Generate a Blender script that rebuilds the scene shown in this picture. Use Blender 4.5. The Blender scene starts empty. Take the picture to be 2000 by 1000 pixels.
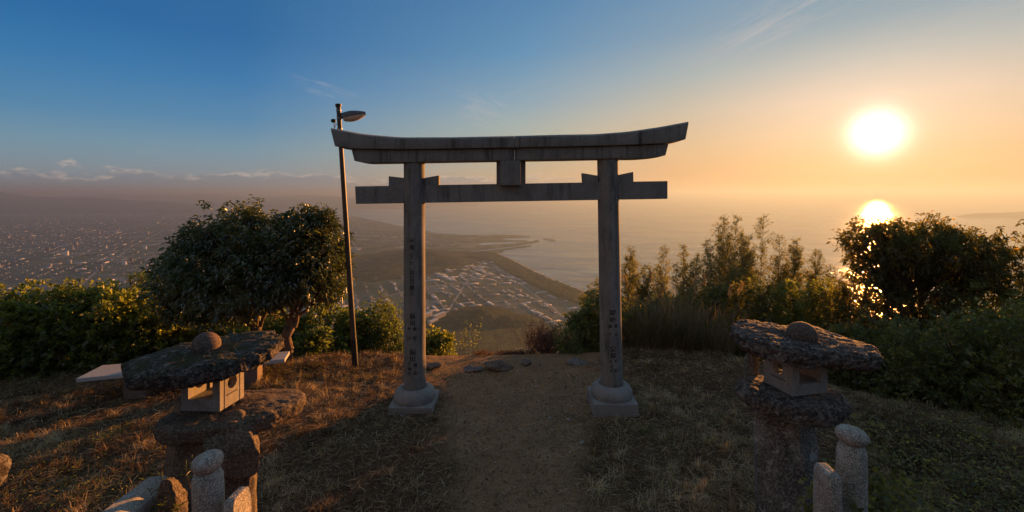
import bpy, bmesh, math, random
import numpy as np
from mathutils import Vector, Matrix
R = math.radians
rng = np.random.default_rng(7)
random.seed(7)
SC = bpy.context.scene
COL = SC.collection

# ---------------------------------------------------------------- camera
F, CX, CY = 900.0, 1000.0, 382.0          # pixels of the 2000 px wide frame
ROLL = 0.0
CAM = np.array([0.0, 0.0, 2.96])
RT = np.array([math.cos(ROLL), 0, -math.sin(ROLL)])
UP = np.array([math.sin(ROLL), 0, math.cos(ROLL)])
FW = np.array([0.0, 1.0, 0.0])
def P(px, py, d):
    return CAM + RT*((px-CX)/F*d) - UP*((py-CY)/F*d) + FW*d
def G(px, py, z=0.0):
    v = RT*((px-CX)/F) - UP*((py-CY)/F) + FW
    return CAM + v*((z-CAM[2])/v[2])
cam = bpy.data.cameras.new('camera'); co = bpy.data.objects.new('camera', cam); COL.objects.link(co)
cam.sensor_width = 36; cam.lens = 36*F/2000; cam.shift_y = (CY-500)/2000
cam.clip_start = 0.05; cam.clip_end = 300000
m = Matrix(((RT[0], UP[0], -FW[0], CAM[0]), (RT[1], UP[1], -FW[1], CAM[1]), (RT[2], UP[2], -FW[2], CAM[2]), (0, 0, 0, 1)))
co.matrix_world = m
SC.camera = co
# ---------------------------------------------------------------- sun, sky
SUN = P(1713, 262, 1.0)-CAM; SUN /= np.linalg.norm(SUN)
EL = math.asin(SUN[2]); AZ = math.atan2(SUN[0], SUN[1])
sl = bpy.data.lights.new('sun', 'SUN'); so = bpy.data.objects.new('sun', sl); COL.objects.link(so)
sl.energy = 5.0; sl.angle = R(0.5); sl.color = (1.0, 0.385, 0.08)
so.rotation_euler = Vector(SUN).to_track_quat('Z', 'Y').to_euler()
W = bpy.data.worlds.new('World'); SC.world = W; W.use_nodes = True
nt = W.node_tree; N = nt.nodes; L = nt.links
for n in list(N): N.remove(n)
def nd(t, **k):
    n = N.new(t)
    for a, b in k.items(): setattr(n, a, b)
    return n
def wmath(op, a, b=None, clamp=False):
    n = nd('ShaderNodeMath', operation=op); n.use_clamp = clamp
    for i, v in enumerate((a, b)):
        if v is None: continue
        if isinstance(v, (int, float)): n.inputs[i].default_value = v
        else: L.new(v, n.inputs[i])
    return n.outputs[0]
out = nd('ShaderNodeOutputWorld'); bg = nd('ShaderNodeBackground')
sky = nd('ShaderNodeTexSky', sky_type='NISHITA'); sky.sun_disc = False
sky.sun_elevation = EL; sky.sun_rotation = AZ; sky.altitude = 100
sky.air_density = 1.0; sky.dust_density = 0.6; sky.ozone_density = 3.0
SKYS = 0.15
geo = nd('ShaderNodeTexCoord')
nrm = nd('ShaderNodeVectorMath', operation='NORMALIZE'); L.new(geo.outputs['Generated'], nrm.inputs[0])
D = nrm.outputs[0]
dot = nd('ShaderNodeVectorMath', operation='DOT_PRODUCT'); L.new(D, dot.inputs[0]); dot.inputs[1].default_value = SUN
ang = wmath('ARCCOSINE', wmath('MINIMUM', dot.outputs['Value'], 0.999999))
sep = nd('ShaderNodeSeparateXYZ'); L.new(D, sep.inputs[0])
def scale_col(col, fac, scalar=1.0):
    n = nd('ShaderNodeVectorMath', operation='SCALE')
    if isinstance(col, tuple): n.inputs[0].default_value = col
    else: L.new(col, n.inputs[0])
    if isinstance(fac, (int, float)): n.inputs['Scale'].default_value = fac
    else: L.new(fac, n.inputs['Scale'])
    return n.outputs[0]
def add_col(a, b):
    n = nd('ShaderNodeVectorMath', operation='ADD'); L.new(a, n.inputs[0]); L.new(b, n.inputs[1]); return n.outputs[0]
base = scale_col(sky.outputs[0], SKYS)
# clear autumn evening sky: colour by elevation for four distances from the sun, blended, over the Nishita sky
def lin(c_): return tuple(((v/255+.055)/1.055)**2.4 if v > 10 else v/255/12.92 for v in c_)
elv = wmath('ARCSINE', wmath('MAXIMUM', wmath('MINIMUM', sep.outputs['Z'], 1.0), 0.0))
e1 = wmath('DIVIDE', elv, 0.8)
def wramp(stops):
    n = nd('ShaderNodeValToRGB'); e = n.color_ramp.elements
    while len(e) < len(stops): e.new(.5)
    for q, (p_, c_) in zip(e, stops): q.position = p_/0.8; q.color = (*lin(c_), 1)
    L.new(e1, n.inputs[0]); return n.outputs[0]
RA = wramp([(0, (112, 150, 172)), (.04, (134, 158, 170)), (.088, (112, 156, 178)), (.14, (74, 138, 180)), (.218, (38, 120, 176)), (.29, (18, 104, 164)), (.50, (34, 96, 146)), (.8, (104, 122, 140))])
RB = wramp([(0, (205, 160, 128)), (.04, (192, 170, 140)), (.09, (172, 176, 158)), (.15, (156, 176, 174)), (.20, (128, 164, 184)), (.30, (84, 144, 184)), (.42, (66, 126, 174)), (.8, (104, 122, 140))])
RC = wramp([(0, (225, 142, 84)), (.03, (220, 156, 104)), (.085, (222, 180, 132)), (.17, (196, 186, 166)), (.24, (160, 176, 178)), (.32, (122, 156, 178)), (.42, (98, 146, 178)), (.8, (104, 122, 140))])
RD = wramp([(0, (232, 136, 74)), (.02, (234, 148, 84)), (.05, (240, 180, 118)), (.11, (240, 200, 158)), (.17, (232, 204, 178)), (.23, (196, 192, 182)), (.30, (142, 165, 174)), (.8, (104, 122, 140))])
# anti-solar side: unseen, and warmed like the zenith stops to neutralise foreground shade
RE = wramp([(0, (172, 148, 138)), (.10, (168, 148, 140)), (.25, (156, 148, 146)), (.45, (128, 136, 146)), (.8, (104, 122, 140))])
def ramp(v, a, b):
    n = nd('ShaderNodeMapRange', interpolation_type='SMOOTHSTEP'); n.inputs[1].default_value = a; n.inputs[2].default_value = b
    L.new(v, n.inputs[0]); return n.outputs[0]
def bl(f, a, b):
    n = nd('ShaderNodeMix', data_type='RGBA'); L.new(f, n.inputs['Factor']); L.new(a, n.inputs[6]); L.new(b, n.inputs[7]); return n.outputs[2]
def lramp(v, a, b):
    n = nd('ShaderNodeMapRange', interpolation_type='LINEAR'); n.inputs[1].default_value = a; n.inputs[2].default_value = b; L.new(v, n.inputs[0]); return n.outputs[0]
c = bl(lramp(ang, R(7), R(19)), RD, RC)
c = bl(lramp(ang, R(19), R(38)), c, RB)
c = bl(lramp(ang, R(38), R(68)), c, RA)
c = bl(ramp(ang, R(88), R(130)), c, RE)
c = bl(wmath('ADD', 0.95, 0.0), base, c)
# aureole: forward scattering by the haze round the sun
g1 = wmath('EXPONENT', wmath('MULTIPLY', wmath('POWER', wmath('DIVIDE', ang, R(1.75)), 2.0), -1))
g2 = wmath('EXPONENT', wmath('MULTIPLY', ang, -1/R(2.2)))
c = add_col(c, scale_col((1.0, 0.93, 0.82), wmath('MULTIPLY', g1, 2.4)))
c = add_col(c, scale_col((1.0, 0.80, 0.58), wmath('MULTIPLY', g2, 0.55)))
# clouds: cirrus streaks high up, a low bank of cumulus along the horizon
def noise(vec, scale, detail=5, rough=0.55, dist=0.0):
    n = nd('ShaderNodeTexNoise'); n.inputs['Scale'].default_value = scale; n.inputs['Detail'].default_value = detail
    n.inputs['Roughness'].default_value = rough; n.inputs['Distortion'].default_value = dist
    L.new(vec, n.inputs['Vector']); return n.outputs['Fac']
def mp(vec, loc=(0, 0, 0), rot=(0, 0, 0), scale=(1, 1, 1)):
    n = nd('ShaderNodeMapping'); n.inputs['Location'].default_value = loc; n.inputs['Rotation'].default_value = rot
    n.inputs['Scale'].default_value = scale; L.new(vec, n.inputs['Vector']); return n.outputs[0]
# project the direction on the cloud layer
zc = wmath('MAXIMUM', sep.outputs['Z'], 0.02)
plane = nd('ShaderNodeVectorMath', operation='DIVIDE'); L.new(D, plane.inputs[0])
cmb = nd('ShaderNodeCombineXYZ'); L.new(zc, cmb.inputs[0]); L.new(zc, cmb.inputs[1]); L.new(zc, cmb.inputs[2]); L.new(cmb.outputs[0], plane.inputs[1])
pv = plane.outputs[0]
def P2(px, py):
    v = P(px, py, 1)-CAM; v = v/max(v[2], .02); return v[:2]
a0, a1 = P2(1380, 85), P2(1680, -30)
rz = math.atan2(a1[1]-a0[1], a1[0]-a0[0])
# local wisps
def wisp(px, py, w, h, rot, sc, amt, th=(0.45, 0.75)):
    v0 = P(px, py, 1)-CAM; v0 /= np.linalg.norm(v0)
    right = np.cross(v0, [0, 0, 1.]); right /= np.linalg.norm(right); up = np.cross(right, v0)
    cr, sr = math.cos(rot), math.sin(rot)
    A = right*cr+up*sr; B = -right*sr+up*cr
    def dt(ax, s):
        n = nd('ShaderNodeVectorMath', operation='DOT_PRODUCT'); L.new(D, n.inputs[0]); n.inputs[1].default_value = ax
        return wmath('MULTIPLY', n.outputs['Value'], 1/s)
    u, v = dt(A, w/F), dt(B, h/F)
    r2 = wmath('ADD', wmath('MULTIPLY', u, u), wmath('MULTIPLY', v, v))
    msk = wmath('SUBTRACT', 1.0, ramp(r2, 0.0, 1.0))
    cm = nd('ShaderNodeCombineXYZ'); L.new(wmath('MULTIPLY', u, 0.8), cm.inputs[0]); L.new(wmath('MULTIPLY', v, 1.6), cm.inputs[1]); cm.inputs[2].default_value = px*.37
    nn = ramp(noise(cm.outputs[0], sc, 7, 0.65, 0.6), *th)
    return wmath('MULTIPLY', wmath('MULTIPLY', nn, msk), amt)
ws = [wisp(940, 212, 95, 42, R(-22), 2.0, 0.42, (.40, .8)), wisp(985, 195, 120, 30, R(20), 2.4, 0.22), wisp(640, 176, 75, 22, R(-12), 2.2, 0.3), wisp(610, 165, 60, 12, R(-15), 2.0, 0.22),
      wisp(1545, 22, 190, 40, R(21), 1.6, 0.55, (.38, .75)), wisp(1420, 62, 150, 26, R(20), 1.9, 0.22), wisp(1890, 30, 120, 16, R(17), 1.8, 0.3, (.4, .75)), wisp(1975, 8, 60, 10, R(17), 1.8, 0.4), wisp(290, 295, 26, 6, 0, 2, .3),
      wisp(880, 235, 60, 20, R(10), 2.0, 0.14), wisp(1910, 312, 90, 10, R(4), 2.0, 0.2), wisp(1760, 40, 90, 22, R(12), 2.4, .16)]
wsum = ws[0]
for w_ in ws[1:]: wsum = wmath('MAXIMUM', wsum, w_)
c3 = nd('ShaderNodeMix', data_type='RGBA'); L.new(wsum, c3.inputs['Factor']); L.new(c, c3.inputs[6]); c3.inputs[7].default_value = (0.56, 0.52, 0.50, 1)
c = c3.outputs[2]
wl = wmath('MAXIMUM', wisp(1400, 377, 150, 15, R(-2), .9, .55, (.30, .55)), wisp(1560, 383, 160, 6, 0, .9, .3, (.30, .55)))
c = bl(wl, c, scale_col((0.60, 0.37, 0.25), 1.0))
# low cloud bank: azimuth / elevation space
azn = wmath('ARCTAN2', sep.outputs['X'], sep.outputs['Y']); eln = wmath('ARCSINE', sep.outputs['Z'])
cm = nd('ShaderNodeCombineXYZ'); L.new(azn, cm.inputs[0]); L.new(wmath('MULTIPLY', eln, 2.6), cm.inputs[1])
big = noise(cm.outputs[0], 9, 3, .5); fine = noise(cm.outputs[0], 38, 7, .6, .2)
edge = wmath('ADD', wmath('MULTIPLY', big, 0.095), wmath('MULTIPLY', fine, 0.026))       # top of the bank, radians
topn = wmath('SUBTRACT', wmath('SUBTRACT', edge, 0.0195), eln)
bank = ramp(topn, -0.001, 0.006)
bank = wmath('MULTIPLY', bank, ramp(eln, 0.0, 0.012))
lit = wmath('MULTIPLY', wmath('SUBTRACT', 1.0, ramp(topn, 0.001, 0.014)), ramp(noise(cm.outputs[0], 60, 5, .6), .35, .65))
sidefade = wmath('SUBTRACT', 1.0, ramp(azn, R(-4), R(17)))
bank = wmath('MULTIPLY', wmath('MULTIPLY', bank, sidefade), 0.7)
cc = nd('ShaderNodeMix', data_type='RGBA'); L.new(lit, cc.inputs['Factor']); cc.inputs[6].default_value = (0.19, 0.26, 0.32, 1); cc.inputs[7].default_value = (0.95, 0.74, 0.60, 1)
c4 = nd('ShaderNodeMix', data_type='RGBA'); L.new(bank, c4.inputs['Factor']); L.new(c, c4.inputs[6]); L.new(cc.outputs[2], c4.inputs[7])
c = c4.outputs[2]
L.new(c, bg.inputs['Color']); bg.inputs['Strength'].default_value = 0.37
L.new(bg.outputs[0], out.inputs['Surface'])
W.cycles.sampling_method = 'MANUAL'; W.cycles.sample_map_resolution = 1024
vs = SC.view_settings; vs.view_transform = 'Standard'; vs.look = 'None'; vs.exposure = 1.45; vs.gamma = 1; vs.use_curve_mapping = False
SC.cycles.use_denoising = True
SC.cycles.max_bounces = 5; SC.cycles.volume_bounces = 0; SC.cycles.transparent_max_bounces = 6; SC.cycles.diffuse_bounces = 3
SC.cycles.sample_clamp_indirect = 4

# ---------------------------------------------------------------- helpers
def vnoise(p, seed=0):
    """value noise, p (n,3) -> -1..1"""
    p = np.asarray(p, float); i = np.floor(p).astype(np.int64); f = p-i; f = f*f*(3-2*f)
    def h(ix, iy, iz):
        x = (ix*374761393+iy*668265263+iz*2147483647+seed*974711) & 0xffffffff
        x = ((x ^ (x >> 13))*1274126177) & 0xffffffff
        x = ((x ^ (x >> 16))*2246822519) & 0xffffffff
        return ((x ^ (x >> 15)) & 0xffff)/32767.5-1
    r = 0
    for dx in (0, 1):
        for dy in (0, 1):
            for dz in (0, 1):
                w = (f[:, 0] if dx else 1-f[:, 0])*(f[:, 1] if dy else 1-f[:, 1])*(f[:, 2] if dz else 1-f[:, 2])
                r = r+w*h(i[:, 0]+dx, i[:, 1]+dy, i[:, 2]+dz)
    return r
def fbm(p, oct=4, seed=0, gain=.5, ridge=False):
    p = np.asarray(p, float); a = 1; s = 0; t = 0
    for o in range(oct):
        v = vnoise(p*(2**o)+o*17.3, seed+o)
        if ridge: v = 1-2*np.abs(v)
        s = s+a*v; t += a; a *= gain
    return s/t
def mk(name, V, Fs, attrs=None, smooth=False):
    V = np.asarray(V, np.float32); Fs = np.asarray(Fs, np.int32)
    me = bpy.data.meshes.new(name); k = Fs.shape[1]
    me.vertices.add(len(V)); me.vertices.foreach_set('co', V.ravel())
    me.loops.add(Fs.size); me.loops.foreach_set('vertex_index', Fs.ravel())
    me.polygons.add(len(Fs)); me.polygons.foreach_set('loop_start', np.arange(0, Fs.size, k, dtype=np.int32))
    me.update(calc_edges=True)
    if smooth: me.polygons.foreach_set('use_smooth', np.ones(len(Fs), bool))
    for an, av in (attrs or {}).items():
        a = me.attributes.new(an, 'FLOAT', 'POINT'); a.data.foreach_set('value', np.asarray(av, np.float32))
    me.validate(); return me
def grid_faces(nu, nv, wrap_u=False):
    iu = np.arange(nu if wrap_u else nu-1); iv = np.arange(nv-1)
    a, b = np.meshgrid(iu, iv, indexing='ij'); a2 = (a+1) % nu
    return np.stack([a*nv+b, a2*nv+b, a2*nv+b+1, a*nv+b+1], -1).reshape(-1, 4)
def thing(name, label, cat, loc=(0, 0, 0), group=None):
    o = bpy.data.objects.new(name, None); COL.objects.link(o); o.location = Vector([float(x) for x in loc])
    o.empty_display_size = .1
    o['label'] = label; o['category'] = cat
    if group: o['group'] = group
    return o
def root_loc(o):
    v = Vector((0, 0, 0))
    while o: v += o.location; o = o.parent
    return v
def part(name, me, mat, parent=None, label=None, kind=None, keep=False):
    """me is in world coordinates unless keep"""
    o = bpy.data.objects.new(name, me); COL.objects.link(o)
    if mat is not None and not me.materials: me.materials.append(mat)
    if parent:
        if not keep: me.transform(Matrix.Translation(-root_loc(parent)))
        o.parent = parent
    if label: o['label'] = label
    if kind: o['kind'] = kind
    return o
def tag(o, label, cat, group=None):
    o['label'] = label; o['category'] = cat
    if group: o['group'] = group
    return o
def single(name, me, mat, label, cat, group=None, loc=None):
    """one-mesh thing whose origin sits at loc"""
    o = bpy.data.objects.new(name, me); COL.objects.link(o)
    if not me.materials: me.materials.append(mat)
    if loc is not None:
        l = Vector([float(x) for x in loc]); me.transform(Matrix.Translation(-l)); o.location = l
    return tag(o, label, cat, group)
def struct(name, me, mat, kind='structure'):
    o = bpy.data.objects.new(name, me); COL.objects.link(o); me.materials.append(mat); o['kind'] = kind; return o
def bm_mesh(bm, name='m', smooth=False, ang=None):
    me = bpy.data.meshes.new(name); bm.to_mesh(me); bm.free()
    if smooth:
        me.polygons.foreach_set('use_smooth', [True]*len(me.polygons))
        if ang: me.set_sharp_from_angle(angle=R(ang))
    return me
def prism(pts, dvec, bevel=0.0, name='m', segs=2):
    bm = bmesh.new(); vs_ = [bm.verts.new([float(c) for c in p]) for p in pts]; f = bm.faces.new(vs_)
    r = bmesh.ops.extrude_face_region(bm, geom=[f]); nv = [g for g in r['geom'] if isinstance(g, bmesh.types.BMVert)]
    bmesh.ops.translate(bm, verts=nv, vec=[float(c) for c in dvec])
    bmesh.ops.recalc_face_normals(bm, faces=bm.faces)
    if bevel: bmesh.ops.bevel(bm, geom=list(bm.edges), offset=bevel, segments=segs, affect='EDGES', profile=.6)
    return bm_mesh(bm, name)
def box_mesh(c, s, rz=0, bevel=0.0, rx=0, ry=0):
    bm = bmesh.new(); bmesh.ops.create_cube(bm, size=1)
    M_ = Matrix.Translation([float(v) for v in c]) @ Matrix.Rotation(rz, 4, 'Z') @ Matrix.Rotation(ry, 4, 'Y') @ Matrix.Rotation(rx, 4, 'X') @ Matrix.Diagonal((s[0], s[1], s[2], 1))
    bm.transform(M_)
    if bevel: bmesh.ops.bevel(bm, geom=list(bm.edges), offset=bevel, segments=2, affect='EDGES', profile=.6)
    return bm_mesh(bm)
def tube(pts, rad, sides=8, cap=True):
    """arrays V,F of a tapered tube along pts"""
    pts = np.asarray(pts, float); n = len(pts); rad = np.broadcast_to(np.asarray(rad, float), (n,))
    t = np.gradient(pts, axis=0); t /= np.linalg.norm(t, axis=1)[:, None]+1e-9
    ref = np.array([1., 0.13, 0.07]); ref = ref if abs(t[0]@ref) < .9*np.linalg.norm(ref) else np.array([.1, 1., 0])
    a = np.cross(t, ref); a /= np.linalg.norm(a, axis=1)[:, None]; b = np.cross(t, a)
    th = np.linspace(0, 2*np.pi, sides, endpoint=False)
    V = pts[:, None]+rad[:, None, None]*(a[:, None]*np.cos(th)[None, :, None]+b[:, None]*np.sin(th)[None, :, None])
    V = V.reshape(-1, 3); Fq = []
    i, j = np.meshgrid(np.arange(n-1), np.arange(sides), indexing='ij'); j2 = (j+1) % sides
    Fq = np.stack([i*sides+j, i*sides+j2, (i+1)*sides+j2, (i+1)*sides+j], -1).reshape(-1, 4)
    if cap:
        V = np.vstack([V, pts[0], pts[-1]]); c0, c1 = n*sides, n*sides+1
        k = np.arange(sides); k2 = (k+1) % sides
        Fq = np.vstack([Fq, np.stack([k2, k, np.full(sides, c0), np.full(sides, c0)], -1), np.stack([(n-1)*sides+k, (n-1)*sides+k2, np.full(sides, c1), np.full(sides, c1)], -1)])
    return V, Fq
def tris(Fq):
    a = Fq[:, [0, 1, 2]]; b = Fq[:, [0, 2, 3]]; b = b[(b[:, 1] != b[:, 2])]
    return np.vstack([a, b])
def join(parts_):
    Vs, Fs, o = [], [], 0
    for V, F_ in parts_:
        F_ = tris(F_) if F_.shape[1] == 4 else F_
        Vs.append(V); Fs.append(F_+o); o += len(V)
    return np.vstack(Vs), np.vstack(Fs)
def lathe(profile, c, sides=40, axis=None):
    """profile [(r,z)..] round c; closed at both ends"""
    th = np.linspace(0, 2*np.pi, sides, endpoint=False); pr = np.array(profile, float)
    V = np.stack([pr[:, None, 0]*np.cos(th)[None], pr[:, None, 0]*np.sin(th)[None], np.repeat(pr[:, 1:2], sides, 1)], -1)
    if axis is not None:
        q = Vector((0, 0, 1)).rotation_difference(Vector([float(a) for a in axis])).to_matrix(); V = V @ np.array(q).T
    V = (V+np.asarray(c)).reshape(-1, 3); n = len(pr)
    i, j = np.meshgrid(np.arange(n-1), np.arange(sides), indexing='ij'); j2 = (j+1) % sides
    return V, np.stack([i*sides+j, i*sides+j2, (i+1)*sides+j2, (i+1)*sides+j], -1).reshape(-1, 4)

# ---------------------------------------------------------------- materials
def mat(name):
    m_ = bpy.data.materials.new(name); m_.use_nodes = True; t = m_.node_tree; t.nodes.clear()
    o = t.nodes.new('ShaderNodeOutputMaterial'); return m_, t, o
def tn(t, typ, ins=None, **k):
    n = t.nodes.new(typ)
    for a, b in k.items(): setattr(n, a, b)
    for a, b in (ins or {}).items():
        if hasattr(b, 'links'): t.links.new(b, n.inputs[a])
        else: n.inputs[a].default_value = b
    return n
def cr(t, fac, stops):
    n = t.nodes.new('ShaderNodeValToRGB'); e = n.color_ramp.elements
    while len(e) < len(stops): e.new(0.5)
    for q, (p_, c_) in zip(e, stops): q.position = p_; q.color = (*c_, 1)
    t.links.new(fac, n.inputs[0]); return n.outputs[0]
def mixc(t, fac, a, b, mode='MIX'):
    n = t.nodes.new('ShaderNodeMix'); n.data_type = 'RGBA'; n.blend_type = mode
    for i, v in ((0, fac), (6, a), (7, b)):
        if hasattr(v, 'links'): t.links.new(v, n.inputs[i])
        else: n.inputs[i].default_value = v if i == 0 else (*v, 1)
    return n.outputs[2]
def noi(t, vec, s, d=5, r=.6, dist=0.):
    n = tn(t, 'ShaderNodeTexNoise', {'Scale': s, 'Detail': d, 'Roughness': r, 'Distortion': dist}); t.links.new(vec, n.inputs['Vector']); return n.outputs['Fac']
def stone(name, dark, mid, light, scale=6, speck=90, speck_amt=.35, bump=.3, bscale=30, lichen=None, moss=None, rough=.85, streak=None, bdist=.01):
    m_, t, o = mat(name); tc = tn(t, 'ShaderNodeNewGeometry').outputs['Position']
    col = cr(t, noi(t, tc, scale, 8, .65, .3), [(.3, dark), (.5, mid), (.72, light)])
    sp = noi(t, tc, speck, 2, .6); col = mixc(t, speck_amt, col, cr(t, sp, [(.38, tuple(x*.25 for x in mid)), (.5, mid), (.64, tuple(min(1, x*1.9) for x in light))]))
    if streak:
        mpn = tn(t, 'ShaderNodeMapping', {'Scale': (9, 9, .8)}); t.links.new(tc, mpn.inputs['Vector'])
        col = mixc(t, cr(t, noi(t, mpn.outputs[0], 1.1, 10, .75, .5), [(.5, (0, 0, 0)), (.68, (streak,)*3)]), col, tuple(x*.22 for x in dark))
    if lichen:
        col = mixc(t, cr(t, noi(t, tc, 13, 6, .7, .5), [(.56, (0, 0, 0)), (.61, (.85,)*3)]), col, lichen)
    if moss:
        nz = tn(t, 'ShaderNodeSeparateXYZ'); t.links.new(tn(t, 'ShaderNodeNewGeometry').outputs['Normal'], nz.inputs[0])
        f = tn(t, 'ShaderNodeMath', {0: nz.outputs[2], 1: noi(t, tc, 5, 6, .7)}, operation='MULTIPLY')
        col = mixc(t, cr(t, f.outputs[0], [(.40, (0, 0, 0)), (.5, (.85,)*3)]), col, moss)
    b = tn(t, 'ShaderNodeBump', {'Strength': bump, 'Distance': bdist, 'Height': noi(t, tc, bscale, 10, .7)})
    p = tn(t, 'ShaderNodeBsdfPrincipled', {'Base Color': col, 'Roughness': rough, 'Normal': b.outputs[0]})
    p.inputs['Specular IOR Level'].default_value = .3
    t.links.new(p.outputs[0], o.inputs[0]); return m_
def plain(name, col, rough=.6, metal=0., var=.25, scale=20):
    m_, t, o = mat(name); tc = tn(t, 'ShaderNodeNewGeometry').outputs['Position']
    c_ = cr(t, noi(t, tc, scale, 5), [(.3, tuple(x*(1-var) for x in col)), (.7, tuple(min(1, x*(1+var)) for x in col))])
    p = tn(t, 'ShaderNodeBsdfPrincipled', {'Base Color': c_, 'Roughness': rough, 'Metallic': metal}); t.links.new(p.outputs[0], o.inputs[0]); return m_
def foliage(name, stops, trans=.45, tcol=1.6, gloss=.08, rough=.45):
    m_, t, o = mat(name); a = tn(t, 'ShaderNodeAttribute', attribute_name='v').outputs['Fac']
    col = cr(t, a, stops)
    tc_ = mixc(t, 1.0, col, (tcol, tcol*.98, tcol*.5), 'MULTIPLY')
    d = tn(t, 'ShaderNodeBsdfDiffuse', {'Color': col}); tr = tn(t, 'ShaderNodeBsdfTranslucent', {'Color': tc_})
    mx = tn(t, 'ShaderNodeMixShader', {0: trans}); t.links.new(d.outputs[0], mx.inputs[1]); t.links.new(tr.outputs[0], mx.inputs[2])
    g = tn(t, 'ShaderNodeBsdfGlossy', {'Roughness': rough, 'Color': (.9, .9, .85, 1)})
    m2 = tn(t, 'ShaderNodeMixShader', {0: gloss}); t.links.new(mx.outputs[0], m2.inputs[1]); t.links.new(g.outputs[0], m2.inputs[2])
    t.links.new(m2.outputs[0], o.inputs[0]); return m_
M = {}
M['granite'] = stone('granite', (.12, .112, .10), (.205, .192, .172), (.29, .272, .245), 3.0, 160, .35, .2, 90, streak=.8)
M['granite_base'] = stone('granite_base', (.17, .16, .15), (.25, .235, .215), (.34, .32, .295), 5, 160, .35, .2, 90)
M['granite_new'] = stone('granite_new', (.15, .135, .115), (.25, .23, .205), (.33, .305, .275), 7, 200, .35, .2, 110, streak=.45)
M['granite_old'] = stone('granite_old', (.16, .145, .12), (.30, .27, .23), (.44, .40, .34), 9, 130, .5, .6, 60, lichen=(.42, .43, .40))
M['slab_moss'] = stone('slab_moss', (.022, .018, .016), (.062, .052, .045), (.19, .16, .14), 11, 45, .45, 1.0, 16, lichen=(.26, .24, .22), moss=(.06, .055, .018), bdist=.05)
M['slab_rock'] = stone('slab_rock', (.03, .024, .021), (.095, .078, .068), (.26, .215, .185), 8, 45, .4, 1.0, 14, lichen=(.30, .27, .24), bdist=.05)
M['rock'] = stone('rock', (.05, .038, .028), (.12, .092, .068), (.25, .19, .13), 5, 70, .35, .9, 18, bdist=.025)
M['rock_grey'] = stone('rock_grey', (.055, .05, .043), (.115, .103, .088), (.23, .21, .185), 6, 60, .3, .8, 20, lichen=(.33, .33, .31), bdist=.02)
M['column'] = stone('column', (.05, .044, .036), (.13, .116, .096), (.30, .275, .235), 5, 60, .35, .9, 22, lichen=(.40, .39, .36), bdist=.02)
M['reddish_rock'] = stone('reddish_rock', (.05, .034, .027), (.11, .073, .058), (.19, .135, .11), 9, 90, .4, .6, 40)
M['ink'] = plain('ink', (.006, .006, .006), .8)
M['pole'] = plain('pole_paint', (.055, .04, .033), .5, 0, .4, 12)
M['pole_black'] = plain('pole_black_paint', (.012, .012, .013), .55)
M['lamp_shell'] = plain('lamp_shell', (.10, .11, .12), .45, .3)
M['lamp_lens'] = plain('lamp_lens', (.55, .45, .36), .3)
M['metal'] = plain('steel', (.25, .24, .23), .4, .8)
M['bench_top'] = plain('bench_slab', (.42, .42, .42), .55, 0, .12, 30)
M['bench_leg'] = plain('bench_leg', (.16, .11, .085), .8, 0, .2)
M['bark'] = stone('bark', (.06, .042, .03), (.16, .112, .08), (.27, .19, .13), 12, 60, .3, 1.0, 40, bdist=.02)
M['bark_dark'] = stone('bark_dark', (.03, .022, .016), (.07, .052, .038), (.12, .09, .06), 12, 60, .3, .8, 40)
M['leaf_tree'] = foliage('leaf_tree', [(0, (.030, .044, .020)), (.6, (.075, .10, .042)), (1, (.19, .19, .075))], .35, 2.4, .10, .38)
M['leaf_hedge'] = foliage('leaf_hedge', [(0, (.04, .055, .016)), (.55, (.105, .125, .032)), (.9, (.19, .185, .04)), (1, (.32, .26, .055))], .55, 3.4, .05)
M['leaf_green'] = foliage('leaf_green', [(0, (.036, .052, .02)), (.6, (.09, .12, .035)), (1, (.20, .20, .06))], .5, 3.0, .06)
M['leaf_bamboo'] = foliage('leaf_bamboo', [(0, (.05, .058, .022)), (.6, (.105, .11, .040)), (1, (.22, .18, .075))], .5, 3.0, .05)
M['leaf_right'] = foliage('leaf_right', [(0, (.035, .038, .014)), (.6, (.075, .075, .026)), (1, (.26, .185, .05))], .5, 3.8, .04)
M['leaf_dark'] = foliage('leaf_dark', [(0, (.036, .044, .018)), (.6, (.105, .112, .040)), (1, (.28, .23, .075))], .5, 3.6, .05)
M['leaf_red'] = foliage('leaf_red', [(0, (.06, .035, .03)), (.6, (.13, .07, .055)), (1, (.22, .12, .08))], .3, 1.4, .03)
M['straw'] = foliage('straw', [(0, (.042, .024, .013)), (.35, (.17, .105, .054)), (.7, (.44, .315, .17)), (1, (.70, .58, .38))], .35, 1.3, .03)
M['weed'] = foliage('weed', [(0, (.03, .05, .012)), (.6, (.07, .10, .02)), (1, (.20, .20, .05))], .4, 2.2, .05)
M['pampas'] = foliage('pampas', [(0, (.10, .08, .04)), (.5, (.22, .17, .10)), (1, (.42, .34, .25))], .4, 1.3, .03)
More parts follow.
